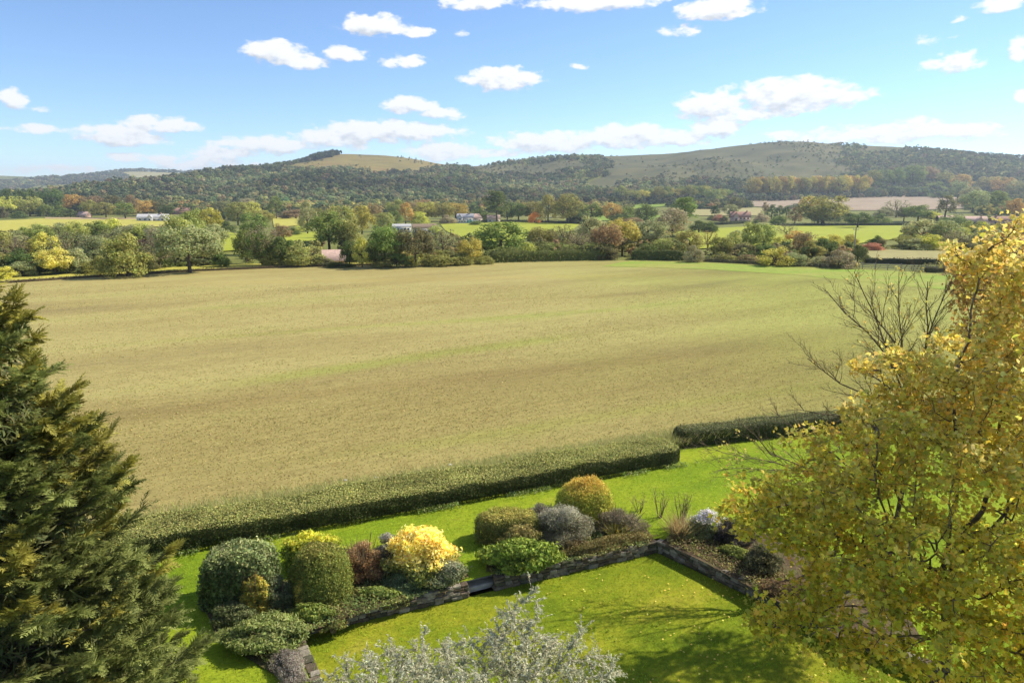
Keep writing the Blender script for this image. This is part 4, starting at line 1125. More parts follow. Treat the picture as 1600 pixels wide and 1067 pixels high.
Ao = cross(A + nAB * wt, dAB, A + nAD * wt, dAD); Bo = cross(A + nAB * wt, dAB, B + nBC * wt, dBC)
C2o = C2 + nBC * wt; D2o = D2 + nAD * wt
H0 = HA + HN * 1.3 - HD * 40; H1 = q1 + HN * .9 + qd * 60
flat_grid('garden_lawn', [[Ao, Bo, H1, q1 + HN * .9, q0 + HN * .9, HB + HN * 1.3, HA + HN * 1.3, H0], [H1, Bo, C2o, (50, -14)], [Ao, H0, (-50, -14), D2o], [D2o, (-50, -14), (50, -14), C2o]], 0.0, M_LAWN, 'mown upper lawn between the hedge and the flower beds', 1.6)
flat_grid('sunken_lawn', [[A + nAB * .05, B + nAB * .05, C2, D2]], LZ, M_LAWN2, 'sunken square lawn enclosed by low stone walls', .6)

M_SOIL = ground_mat('bed_soil', [(.06, .042, .026), (.12, .085, .05), (.10, .11, .035)], 1.4, fine=9, fine_amt=.5, bump=1, bdist=.05)
def bed(pts, label):
    flat_grid('flower_bed', [[plane_pt(*p)[:2] for p in pts]], .05, M_SOIL, label, .35, .05)
bed([(322,955),(338,1000),(395,1035),(438,1060),(452,1062),(470,992),(560,962),(650,931),(733,903),(722,884),(650,876),(560,885),(470,905),(400,915)], 'planted bed left of the stone step')
bed([(760,896),(860,878),(950,862),(1022,846),(1012,828),(940,822),(860,838),(762,846)], 'planted bed right of the stone step')
bed([(1034,848),(1110,885),(1180,923),(1242,955),(1330,1010),(1440,1000),(1400,930),(1260,858),(1150,820),(1062,822)], 'brown soil bed along the right-hand wall')

# ------------------------------------------------------------------ stone walls
import bmesh
M_STONE = []
for i, c in enumerate([(.11, .085, .06), (.15, .12, .085), (.19, .16, .12), (.09, .085, .055), (.25, .22, .17)]):
    m = ground_mat('wall_stone', [tuple(v * .6 for v in c), c, tuple(min(1, v * 1.35) for v in c)], 5, fine=22, fine_amt=.35, bump=.8, bdist=.03)
    M_STONE.append(m)
STONES = []
for i in range(10):
    rs = np.random.default_rng(60 + i); bm = bmesh.new(); bmesh.ops.create_cube(bm, size=1)
    for v in bm.verts: v.co += Vector(rs.normal(0, .07, 3))
    bmesh.ops.bevel(bm, geom=bm.edges[:], offset=.09, segments=1, affect='EDGES')
    me = bpy.data.meshes.new('stone'); bm.to_mesh(me); bm.free(); me.materials.append(M_STONE[i % 5]); STONES.append(me)
def stone_wall(label, p0, p1, nrm, seed, gap=None, top=.06):
    rs = np.random.default_rng(seed); L = np.linalg.norm(p1 - p0); d = (p1 - p0) / L
    o = empty('stone_wall', (p0[0], p0[1], LZ), math.atan2(d[1], d[0]))
    side = 1 if np.cross(d, nrm) > 0 else -1
    g = Geo(); spans = [(0, L)] if gap is None else [(0, gap[0]), (gap[1], L)]
    for a, b in spans: g.box(a, b, min(side * .06, side * wt * .95), max(side * .06, side * wt * .95), -.1, -LZ + top - .06)
    g.obj('earth_core', M_SOIL, o)
    hs = [.0, .15, .28, .41, .52]
    cnt = 0
    for k in range(4):
        for a, b in spans:
            x = a + rs.uniform(-.1, .0)
            while x < b - .08:
                w_ = rs.uniform(.18, .46); w_ = min(w_, b - x + .05)
                q = mesh_obj('stone', STONES[rs.integers(0, 10)], o)
                hh = hs[k + 1] - hs[k]; dp = wt * rs.uniform(.85, 1.1)
                q.location = (x + w_ / 2, side * (dp / 2 + rs.uniform(-.035, .02)), hs[k] + hh / 2 + rs.normal(0, .008) + .01)
                q.scale = (w_ * .97, dp, hh * rs.uniform(.86, 1.05))
                q.rotation_euler = (rs.normal(0, .03), rs.normal(0, .04), rs.normal(0, .05)); x += w_; cnt += 1
    tag(o, label, 'stone wall')
    return o
STEP = plane_pt(742, 911, LZ)[:2]; st_s = float(np.dot(STEP - A, dAB))
stone_wall('low dry-stone wall below the planted beds, facing the camera', A, B, nAB, 1, (st_s - .55, st_s + .55))
stone_wall('low stone wall running down the right side of the sunken lawn', B, B + dBC * 10.5, nBC, 2)
stone_wall('short stone wall at the left end of the sunken lawn', A, A + dAD * 6, nAD, 3)
SLAB = STONES[1].copy(); SLAB.materials.clear(); SLAB.materials.append(ground_mat('step_stone', [(.26, .24, .2), (.36, .33, .28), (.44, .41, .36)], 5, fine=22, fine_amt=.25, bump=.6, bdist=.02))
so = empty('stone_step', (STEP[0], STEP[1], LZ), math.atan2(dAB[1], dAB[0]))
for k, (y0, y1, z0, z1) in enumerate([(-.5, .05, -.04, .2), (-.08, .6, .0, .43)]):
    q = mesh_obj('slab', SLAB, so); q.location = (0, (y0 + y1) / 2, (z0 + z1) / 2); q.scale = (1.4, y1 - y0, z1 - z0)
tag(so, 'grey stone step in the gap between the two planted beds', 'step')

# ------------------------------------------------------------------ garden hedge
hc = [(.032, .041, .012), (.04, .05, .014), (.052, .058, .018)]  # hedge sides: shade on the face put into darker leaf colours
ht = [(.235, .228, .068), (.195, .20, .058), (.265, .24, .085), (.165, .18, .048)]  # hedge top: sunlight on it put into lighter leaf colours
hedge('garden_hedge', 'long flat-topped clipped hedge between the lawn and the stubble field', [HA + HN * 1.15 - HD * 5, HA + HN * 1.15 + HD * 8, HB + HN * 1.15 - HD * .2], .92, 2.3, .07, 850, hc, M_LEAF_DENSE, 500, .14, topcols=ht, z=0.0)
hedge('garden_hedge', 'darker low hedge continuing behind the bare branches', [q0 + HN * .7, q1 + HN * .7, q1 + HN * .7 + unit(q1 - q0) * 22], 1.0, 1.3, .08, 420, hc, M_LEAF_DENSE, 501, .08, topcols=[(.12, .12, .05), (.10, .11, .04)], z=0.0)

# ------------------------------------------------------------------ shrubs of the beds
def shrub(name, label, px, py, W, D, Hh, shape, leaf, n, cols, topcols=None, asp=.55, mat=None, seed=0, rough=.08, topfrac=.55, jit=.6, cat='shrub', core=.84, stems=True, z0=.05, twig=0, T=None, rz=0.0):
    mat = mat or M_LEAF
    rs = np.random.default_rng(seed + 900)
    if shape in ('loose', 'fine'): W, D, Hh, n = W * 1.32, D * 1.25, Hh * 1.2, int(n * 1.5)
    else: W, D, Hh, n = W * 1.1, D * 1.08, Hh * 1.08, int(n * 1.2)
    p = plane_pt(px, py, 0.0); root = empty(name, (p[0], p[1], z0), rz)
    u = unit(rs.normal(0, 1, (n, 3)) * np.array([1, 1, 1.0])); u[:, 2] = np.abs(u[:, 2])
    R = np.array([W / 2, D / 2, Hh])
    if shape == 'dome':
        e = 2.4
    elif shape == 'box':
        e = 4.5
    elif shape == 'mound':
        e = 2.0
    if shape in ('dome', 'box', 'mound'):
        k = (np.abs(u) ** e).sum(1, keepdims=True) ** (-1 / e)
        s = u * k
        nz = 1 + rough * fbm(s[:, 0] * 3 + seed, s[:, 1] * 3 + s[:, 2] * 2, seed + 3, 3, 1.6)
        P = s * R * nz[:, None] * (rs.uniform(.88, 1.04, (n, 1)) + .06 * (rs.uniform(0, 1, (n, 1)) > .95))
        N = np.sign(s) * np.abs(s) ** (e - 1) / R
        if shape != 'mound': P[:, 2] *= 1.0
    else:
        pp, nn, lum = crown_points('bush', rs, 44 if shape == 'loose' else 60, n)
        pp = pp + rs.normal(0, .022, pp.shape); nn = nn + rs.normal(0, .5, nn.shape); leaf = leaf * 1.2
        n = len(pp); P = pp * np.array([W, D, Hh]); N = nn
        s = P / R
    P[:, 2] = np.maximum(P[:, 2], .03)
    base = np.array(cols)[rs.integers(0, len(cols), n)]
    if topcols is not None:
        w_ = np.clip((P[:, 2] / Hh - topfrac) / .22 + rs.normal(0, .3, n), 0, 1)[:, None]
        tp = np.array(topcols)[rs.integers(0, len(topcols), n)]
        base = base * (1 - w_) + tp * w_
    br = 1 + .25 * fbm(P[:, 0] * 2 + seed, P[:, 1] * 2 + P[:, 2], seed + 7, 3, 2.2)
    C = vary(base * br[:, None].clip(.5, 1.7), n, rs, .2, .06)
    V, F = leaf_quads(P, N, leaf * rs.uniform(.6, 1.4, n), asp, rs, jit, T=T)
    V[:, 2] = np.maximum(V[:, 2], .01)
    f = Geo().add(V, F, rep(C, 4)).obj('foliage', mat, root); f['kind'] = 'stuff'
    g = Geo()
    for i in range(14):
        a = rs.uniform(0, 6.28); r_ = rs.uniform(.2, .8)
        e_ = np.array([math.cos(a) * r_ * W * .42, math.sin(a) * r_ * D * .42, Hh * rs.uniform(.5, .85)])
        b_ = np.array([math.cos(a) * .06, math.sin(a) * .06, -.08]); mid = (b_ + e_) / 2 * np.array([.8, .8, 1.1])
        tubes(g, [b_, mid], [mid, e_], [.022, .016], [.016, .006], 5)
    if core and shape in ('dome', 'box', 'mound'):
        gg = Geo(); nu, nv = 18, 8
        th = np.linspace(0, 2 * math.pi, nu, endpoint=False); ph = np.linspace(.02, math.pi / 2, nv)
        U = np.array([[math.cos(t) * math.cos(v), math.sin(t) * math.cos(v), math.sin(v)] for v in ph for t in th])
        U = U * (np.abs(U) ** e).sum(1, keepdims=True) ** (-1 / e) * R * core
        Fq = [(i * nu + j, i * nu + (j + 1) % nu, (i + 1) * nu + (j + 1) % nu, (i + 1) * nu + j) for i in range(nv - 1) for j in range(nu)]
        gg.add(U, Fq, np.array(cols).mean(0) * .75); gg.obj('inner_twigs', mat, root)
    if twig:
        for i in range(twig):
            a = rs.uniform(0, 6.28); r_ = rs.uniform(.1, .9)
            s_ = np.array([math.cos(a) * r_ * W * .3, math.sin(a) * r_ * D * .3, Hh * .45]); e_ = np.array([math.cos(a) * r_ * W * .5, math.sin(a) * r_ * D * .5, Hh * rs.uniform(.85, 1.1)])
            tubes(g, [s_], [e_], [.01], [.004], 4)
    g.obj('stem', M_TWIG, root)
    tag(root, label, cat)
    return root
S = shrub
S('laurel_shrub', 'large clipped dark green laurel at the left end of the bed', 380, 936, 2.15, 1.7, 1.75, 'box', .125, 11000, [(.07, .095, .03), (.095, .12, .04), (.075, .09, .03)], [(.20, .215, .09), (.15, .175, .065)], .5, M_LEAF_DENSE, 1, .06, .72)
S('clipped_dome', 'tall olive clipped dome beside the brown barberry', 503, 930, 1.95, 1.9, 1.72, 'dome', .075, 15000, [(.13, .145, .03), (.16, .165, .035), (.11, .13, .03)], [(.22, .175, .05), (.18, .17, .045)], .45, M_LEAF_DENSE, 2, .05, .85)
S('variegated_shrub', 'yellow-edged shrub behind the olive clipped dome', 490, 884, 2.1, 1.2, 1.3, 'loose', .10, 5000, [(.14, .19, .03), (.35, .36, .05)], [(.50, .46, .06), (.42, .42, .05)], .55, M_LEAF, 3, .2, .5)
S('barberry_shrub', 'red-brown twiggy barberry between the dome and the yellow bush', 566, 905, 1.45, 1.3, 1.25, 'loose', .06, 6500, [(.24, .13, .06), (.30, .19, .08), (.17, .10, .05)], [(.36, .25, .12), (.30, .19, .09)], .5, M_LEAF, 4, .2, .6, twig=60)
S('lavender_shrub', 'grey-mauve shrub behind the left of the yellow bush', 607, 884, 1.1, 1.0, 1.2, 'loose', .07, 3500, [(.15, .135, .10), (.19, .18, .13)], [(.26, .24, .20)], .35, M_LEAF, 5, .2, .6)
S('golden_shrub', 'big cream-yellow variegated bush in the left bed', 660, 898, 2.35, 1.9, 1.65, 'fine', .095, 15000, [(.30, .29, .07), (.16, .19, .07)], [(.74, .60, .16), (.68, .52, .11), (.78, .66, .26)], .55, M_LEAF, 6, .12, .30)
S('euonymus_shrub', 'grey-green spreading shrub at the foot of the yellow bush', 684, 908, 2.0, 1.3, .8, 'loose', .07, 8000, [(.16, .175, .09), (.22, .23, .13), (.11, .13, .06)], [(.28, .28, .18)], .45, M_LEAF, 7, .2, .6)
S('bamboo_clump', 'upright yellow-green bamboo clump in front of the laurel', 402, 958, .85, .7, 1.25, 'loose', .10, 3600, [(.28, .30, .06), (.38, .34, .07), (.42, .30, .06)], None, .25, M_LEAF, 8, .3, twig=30)
S('fern_shrub', 'dark feathery shrub between the laurel and the dome', 434, 948, 1.2, 1.0, 1.0, 'loose', .08, 5000, [(.10, .12, .055), (.14, .15, .07)], None, .35, M_LEAF, 9, .2)
S('low_shrub', 'sprawling light green shrub at the left corner of the wall', 415, 1006, 2.3, 1.7, .75, 'loose', .095, 9000, [(.19, .22, .07), (.26, .28, .10), (.15, .18, .05)], None, .4, M_LEAF, 10, .2)
S('low_shrub', 'dark low spreading shrub at the foot of the laurel', 365, 972, 1.5, .9, .55, 'loose', .075, 4500, [(.10, .12, .045), (.15, .16, .07)], None, .4, M_LEAF, 11, .2)
S('heather_mound', 'grey heather mound below the left wall corner', 452, 1052, .75, 2.0, .38, 'loose', .05, 7000, [(.24, .21, .17), (.18, .15, .12), (.30, .27, .22)], None, .3, M_LEAF, 12, .2, rz=.5)
S('ivy_patch', 'trailing green plants over the wall left of the dome', 488, 966, 1.2, .6, .45, 'loose', .085, 3000, [(.24, .27, .06), (.17, .21, .05)], None, .55, M_LEAF, 13, .3)
S('ivy_patch', 'trailing green plants over the wall right of the dome', 590, 933, 1.3, .5, .32, 'loose', .085, 2800, [(.24, .27, .07), (.17, .21, .05)], None, .55, M_LEAF, 14, .3)
S('ground_cover', 'blue-green ground cover below the brown barberry', 632, 918, 1.3, .9, .4, 'loose', .06, 4000, [(.11, .15, .07), (.16, .19, .09)], None, .4, M_LEAF, 15, .3)
S('reed_clump', 'thin yellow upright plant left of the olive dome', 470, 952, .3, .3, 1.0, 'loose', .08, 700, [(.38, .32, .07), (.30, .26, .06)], None, .3, M_LEAF, 16, .3)
S('ivy_patch', 'creeping plants hanging over the middle of the left wall', 622, 940, .9, .3, .3, 'loose', .07, 1100, [(.18, .20, .06), (.14, .12, .05)], None, .5, M_LEAF, 17, .3, z0=-.2, rz=.39)
S('ivy_patch', 'creeping plants hanging over the left end of the wall', 520, 976, .8, .3, .3, 'loose', .07, 1000, [(.20, .22, .06), (.16, .13, .05)], None, .5, M_LEAF, 18, .3, z0=-.2, rz=.39)
S('ivy_patch', 'creeping plants hanging over the wall below the yellow bush', 700, 915, .8, .3, .3, 'loose', .07, 1000, [(.17, .18, .07), (.14, .12, .05)], None, .5, M_LEAF, 19, .3, z0=-.2, rz=.39)
# second bed
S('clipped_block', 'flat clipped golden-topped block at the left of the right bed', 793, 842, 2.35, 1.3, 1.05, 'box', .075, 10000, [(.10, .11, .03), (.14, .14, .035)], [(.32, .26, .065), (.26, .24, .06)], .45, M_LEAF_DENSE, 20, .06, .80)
S('glossy_shrub', 'glossy bright green shrub overhanging the wall right of the step', 812, 884, 2.7, 1.4, .95, 'fine', .115, 9500, [(.09, .13, .02), (.15, .19, .03), (.21, .25, .04)], None, .5, M_LEAF_DENSE, 21, .2)
S('olive_shrub', 'olive-bronze shrub in the middle of the right bed', 818, 862, 1.6, 1.2, 1.1, 'loose', .075, 6000, [(.14, .13, .04), (.20, .175, .055), (.11, .12, .035)], [(.28, .23, .08)], .45, M_LEAF, 22, .2)
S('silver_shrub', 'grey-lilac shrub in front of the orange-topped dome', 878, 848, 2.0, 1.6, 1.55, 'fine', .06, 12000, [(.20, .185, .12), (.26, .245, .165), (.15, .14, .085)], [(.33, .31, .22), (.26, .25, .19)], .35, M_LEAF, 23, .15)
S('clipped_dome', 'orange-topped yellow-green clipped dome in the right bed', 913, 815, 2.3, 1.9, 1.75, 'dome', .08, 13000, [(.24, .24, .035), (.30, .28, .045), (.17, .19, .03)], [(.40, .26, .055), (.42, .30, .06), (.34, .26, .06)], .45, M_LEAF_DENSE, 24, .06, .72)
S('brown_shrub', 'faded grey-brown shrub right of the orange-topped dome', 968, 834, 2.0, 1.3, .95, 'loose', .06, 6500, [(.17, .14, .09), (.22, .18, .12), (.14, .13, .07)], None, .35, M_LEAF, 25, .2, twig=40)
S('mauve_shrub', 'small mauve-grey shrub behind the grey-lilac shrub', 847, 826, 1.2, .9, 1.15, 'loose', .06, 3500, [(.20, .18, .15), (.15, .13, .10)], None, .35, M_LEAF, 26, .2)
S('dry_plants', 'dry brown plants spilling over the wall below the faded shrub', 950, 856, 3.6, .55, .42, 'fine', .06, 6500, [(.20, .15, .06), (.25, .20, .08), (.16, .15, .05)], None, .35, M_LEAF, 27, .3, rz=.39)
S('dry_plants', 'low bronze plants at the foot of the grey-lilac shrub', 898, 862, 1.4, .6, .5, 'loose', .06, 3000, [(.24, .17, .08), (.18, .15, .06)], None, .35, M_LEAF, 28, .3)
# right bed
S('flowering_shrub', 'white-lilac flowering shrub at the top of the right bed', 1108, 838, 1.5, 1.1, 1.0, 'loose', .06, 5500, [(.17, .19, .07), (.24, .24, .12)], [(.66, .60, .66), (.52, .48, .54), (.30, .30, .18)], .5, M_LEAF, 30, .2, .52)
S('dark_shrub', 'dark purple-brown shrub beside the white-lilac flowers', 1145, 850, 1.4, 1.1, .95, 'loose', .07, 4200, [(.06, .05, .045), (.09, .08, .06)], None, .45, M_LEAF, 31, .2)
S('dark_shrub', 'dark olive shrub in the middle of the right bed', 1192, 892, 1.2, 1.0, .95, 'loose', .07, 4200, [(.085, .085, .045), (.13, .12, .055)], None, .45, M_LEAF, 32, .2)
S('low_shrub', 'low yellow-green plants along the top of the right wall', 1150, 872, 1.3, .6, .4, 'loose', .08, 2500, [(.24, .26, .06), (.18, .2, .05)], None, .5, M_LEAF, 33, .2, rz=-.8)
S('low_shrub', 'pale grassy plants behind the corner of the walls', 1082, 842, 1.1, .6, .5, 'loose', .08, 2500, [(.26, .26, .10), (.2, .2, .07)], None, .3, M_LEAF, 34, .2)
S('dry_plants', 'brown leaf litter plants in the bare part of the right bed', 1225, 925, 1.8, 1.0, .28, 'loose', .07, 3000, [(.16, .10, .055), (.12, .08, .045), (.18, .15, .06)], None, .4, M_LEAF, 35, .2)

def blades(P, hgt, width, cols, rs, lean=.35):
    """single grass blades as slim triangles"""
    n = len(P); a = rs.uniform(0, 6.28, n)
    d = np.stack([np.cos(a), np.sin(a), np.zeros(n)], 1); h = np.broadcast_to(hgt, (n,)) * rs.uniform(.6, 1.3, n)
    lean_v = np.stack([rs.normal(0, lean, n), rs.normal(0, lean, n), np.ones(n)], 1) * h[:, None]
    V = np.empty((n, 3, 3)); V[:, 0] = P - d * width / 2; V[:, 1] = P + d * width / 2; V[:, 2] = P + lean_v
    C = vary(np.array(cols)[rs.integers(0, len(cols), n)], n, rs, .2, .06)
    return V.reshape(-1, 3), np.arange(3 * n).reshape(n, 3), rep(C, 3)
def grass_clump(label, px, py, r, h, n, cols, seed):
    rs = np.random.default_rng(seed); p = plane_pt(px, py); o = empty('grass_clump', (p[0], p[1], .04))
    P = np.concatenate([rs.normal(0, r * .35, (n, 2)), np.zeros((n, 1))], 1)
    V, F, C = blades(P, h, .03, cols, rs, .55); f = Geo().add(V, F, C).obj('blades', M_LEAF, o); f['kind'] = 'stuff'
    tag(o, label, 'grass clump')
grass_clump('spiky yellow-green grass clump in front of the faded brown shrub', 962, 838, .5, .75, 420, [(.36, .33, .06), (.26, .27, .06), (.42, .30, .07)], 71)
grass_clump('tall brown ornamental grass behind the corner of the walls', 1060, 838, .4, .85, 420, [(.26, .18, .08), (.34, .27, .12), (.2, .13, .06)], 72)
grass_clump('small pale grass clump beside the tall brown grass', 1074, 834, .3, .7, 260, [(.40, .37, .2), (.3, .28, .14)], 73)

def twiggy(label, px, py, h, spread, seed, n=11):
    rs = np.random.default_rng(seed); p = plane_pt(px, py); o = empty('twiggy_sapling', (p[0], p[1], -.02)); g = Geo(); tips = []
    for i in range(n):
        a = rs.uniform(0, 6.28); b = np.array([math.cos(a) * .06, math.sin(a) * .06, -.03]); m = b + np.array([math.cos(a) * spread * .3, math.sin(a) * spread * .3, h * rs.uniform(.35, .5)])
        e = m + np.array([math.cos(a) * spread * .3 + rs.normal(0, .05), math.sin(a) * spread * .3, h * rs.uniform(.3, .55)])
        tubes(g, [b, m], [m, e], [.022, .014], [.014, .005], 5)
        for k in range(4):
            s_ = m + (e - m) * rs.uniform(0, .9); t_ = s_ + rs.normal(0, .12, 3) + np.array([0, 0, .18]); tubes(g, [s_], [t_], [.008], [.003], 4); tips.append(t_)
        tips.append(e)
    g.obj('stem', M_TWIG, o); tips = np.array(tips); k = 160
    P = tips[rs.integers(0, len(tips), k)] + rs.normal(0, .05, (k, 3))
    V, F = leaf_quads(P, np.tile(UP, (k, 1)), .05, .5, rs, 1.0); Geo().add(V, F, rep(vary((.22, .17, .08), k, rs), 4)).obj('leaves', M_LEAF, o)
    tag(o, label, 'sapling')
twiggy('left of two twiggy leafless saplings on the upper lawn', 1031, 808, 1.25, .35, 81, 7)
twiggy('right of two twiggy leafless saplings on the upper lawn', 1064, 822, 1.5, .45, 82, 13)
twiggy('tiny sparse sapling behind the faded brown shrub', 999, 800, .75, .5, 83, 5)

# ------------------------------------------------------------------ yew at the left
def yew():
    rs = np.random.default_rng(5)
    X0, Y0, HT = -12.1, 14.6, 13.15
    root = empty('yew_tree', (X0, Y0, 0))
    g = Geo(); tz = np.linspace(-.2, HT - .6, 9)
    ax = np.stack([.12 * np.sin(tz * .6), .1 * np.cos(tz * .5), tz], 1)
    rr = np.interp(tz, [0, HT], [.42, .05])
    tubes(g, ax[:-1], ax[1:], rr[:-1], rr[1:], 10); g.obj('trunk', M_BARK, root)
    gb = Geo(); geo = Geo()
    # one feathery spray: a midrib with narrow side shoots
    nsh = 11
    def sprays(P, Dr, Up, Ls, Cs):
        n = len(P)
        Dr = unit(Dr); Up = unit(Up - Dr * np.sum(Dr * Up, 1, keepdims=True)); Sd = np.cross(Dr, Up)
        V = []; Cc = []
        for j in range(nsh):
            f = j / (nsh - 1)
            for sgn in ((-1, 1) if j < nsh - 1 else (0,)):
                base = P + Dr * (Ls * f)[:, None] - Up * (Ls * .22 * f * f)[:, None]
                ln = Ls * (.42 * (1 - f) ** .8 + .16) * rs.uniform(.75, 1.2, n)
                dd = unit(Dr * (.75 + .1 * rs.normal(0, 1, (n, 1))) + Sd * sgn * rs.uniform(.65, 1.0, (n, 1)) - Up * rs.uniform(-.05, .45, (n, 1)))
                wv = unit(np.cross(dd, Up) + rs.normal(0, .25, (n, 3))) * (.023 * rs.uniform(.8, 1.3, (n, 1)))
                tip = base + dd * ln[:, None]; mid = base + dd * (ln * .5)[:, None]
                q = np.stack([base + dd * (ln * .12)[:, None] + wv, tip, base + dd * (ln * .12)[:, None] - wv], 1); V.append(q)
                Cc.append(Cs * (1 + rs.normal(0, .13, (n, 1))))
        V = np.stack(V, 1).reshape(-1, 3); C = np.stack(Cc, 1).reshape(-1, 3)
        geo.add(V, np.arange(len(V)).reshape(-1, 3), rep(C.clip(.005, .6), 3))
    nb = 620
    PP, DD, UU, LL, CC = [], [], [], [], []
    for b in range(nb):
        z = HT * (1 - rs.uniform(0, 1) ** .72) * .985 + .15
        f = z / HT
        R = np.interp(f, [0, .12, .3, .5, .68, .82, .93, 1.0], [3.6, 3.65, 3.3, 2.65, 2.05, 1.5, .9, .3]) * rs.uniform(.82, 1.1)
        if rs.uniform() < .05: R *= 1.13
        a = rs.uniform(0, 6.28); h = np.array([math.cos(a), math.sin(a), 0])
        rise = np.interp(f, [0, .4, .8, 1], [.15, .35, .6, 1.5])
        p0 = np.array([0, 0, z * .92]); pts = []
        for t in np.linspace(0, 1, 9):
            pts.append(p0 + h * R * t + np.array([0, 0, R * rise * (t ** 1.5) * .55 - R * .10 * math.sin(t * 3.14)]))
        pts = np.array(pts); pts += np.cumsum(rs.normal(0, .05, pts.shape), 0); pts[:, 2] = np.maximum(pts[:, 2], .1)
        r0 = .05 * (R / 5) + .012
        rad = np.linspace(r0, .006, 9); tubes(gb, pts[:-1], pts[1:], rad[:-1], rad[1:], 4)
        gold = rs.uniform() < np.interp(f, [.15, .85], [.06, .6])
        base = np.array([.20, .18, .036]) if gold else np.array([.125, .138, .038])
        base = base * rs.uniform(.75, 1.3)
        ns = int(20 + 8 * R)
        t = 1 - rs.uniform(0, 1, ns) ** 1.25 * .72
        i = np.minimum((t * 8).astype(int), 7); fr = t * 8 - i
        P = pts[i] + (pts[i + 1] - pts[i]) * fr[:, None]; d = unit(pts[i + 1] - pts[i])
        sd = np.stack([-d[:, 1], d[:, 0], np.zeros(ns)], 1)
        sg = np.where(rs.uniform(0, 1, ns) < .5, -1, 1)[:, None] * (1 - t[:, None] ** 6)
        D = d * .9 + sd * sg * rs.uniform(.3, 1.1, (ns, 1)) + np.array([0, 0, .12]) + rs.normal(0, .32, (ns, 3))
        PP.append(P); DD.append(D); UU.append(np.tile(UP, (ns, 1)) + rs.normal(0, .25, (ns, 3)))
        LL.append(rs.uniform(.26, .52, ns) * np.interp(f, [0, 1], [1.1, .8])); CC.append(np.tile(base, (ns, 1)) * rs.uniform(.8, 1.25, (ns, 1)))
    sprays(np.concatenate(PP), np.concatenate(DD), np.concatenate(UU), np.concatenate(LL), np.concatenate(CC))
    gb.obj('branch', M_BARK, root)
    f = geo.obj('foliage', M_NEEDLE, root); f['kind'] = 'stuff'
    # inner sprays, close to the trunk
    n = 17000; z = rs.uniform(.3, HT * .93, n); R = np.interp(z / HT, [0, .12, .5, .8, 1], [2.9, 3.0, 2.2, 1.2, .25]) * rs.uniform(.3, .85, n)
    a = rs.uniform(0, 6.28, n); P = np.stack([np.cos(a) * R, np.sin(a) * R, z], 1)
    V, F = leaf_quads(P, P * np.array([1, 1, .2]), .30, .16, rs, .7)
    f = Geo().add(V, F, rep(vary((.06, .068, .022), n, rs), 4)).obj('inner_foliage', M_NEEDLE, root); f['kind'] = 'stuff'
    # one dead, bleached branch near the top
    gd = Geo(); pts = np.array([[.9, -1.3, 10.2], [1.2, -1.7, 10.5], [1.5, -1.9, 10.85], [1.95, -2.0, 11.0]])
    tubes(gd, pts[:-1], pts[1:], [.03, .026, .02], [.026, .02, .008], 5); tubes(gd, [pts[1], pts[1]], [pts[1] + [.5, -.1, .08], pts[1] + [-.1, -.2, .35]], [.014, .012], [.005, .005], 4)
    gd.obj('dead_branch', M_BARK_PALE, root)
    tag(root, 'big dark green yew with gold-tipped sprays at the left edge', 'tree')
yew()

# ------------------------------------------------------------------ trees at the right
def ell(n, c, r, rs, shell=.5):
    u = unit(rs.normal(0, 1, (n, 3))); q = (rs.uniform(shell ** 3, 1, (n, 1))) ** (1 / 3)
    return np.asarray(c) + u * q * np.asarray(r)
def leaf_lobes(P, N, size, rs):
    """a small hand of three pointed leaflets"""
    n = len(P); N = unit(N + rs.normal(0, .75, (n, 3))); T = rs.normal(0, 1, (n, 3)) + np.array([0, 0, -.5]); T = unit(T - N * np.sum(T * N, 1, keepdims=True)); B = np.cross(N, T)
    V = []
    for ang, ln in ((-.75, .75), (0, 1), (.75, .75)):
        d = T * math.cos(ang) + B * math.sin(ang); s = np.cross(N, d); L = (size * ln)[:, None]
        V.append(np.stack([P, P + d * L * .55 + s * L * .24 - N * L * .05, P + d * L - N * L * .18, P + d * L * .55 - s * L * .24 - N * L * .05], 1))
    V = np.stack(V, 1).reshape(-1, 3)
    return V, np.arange(len(V)).reshape(-1, 4)

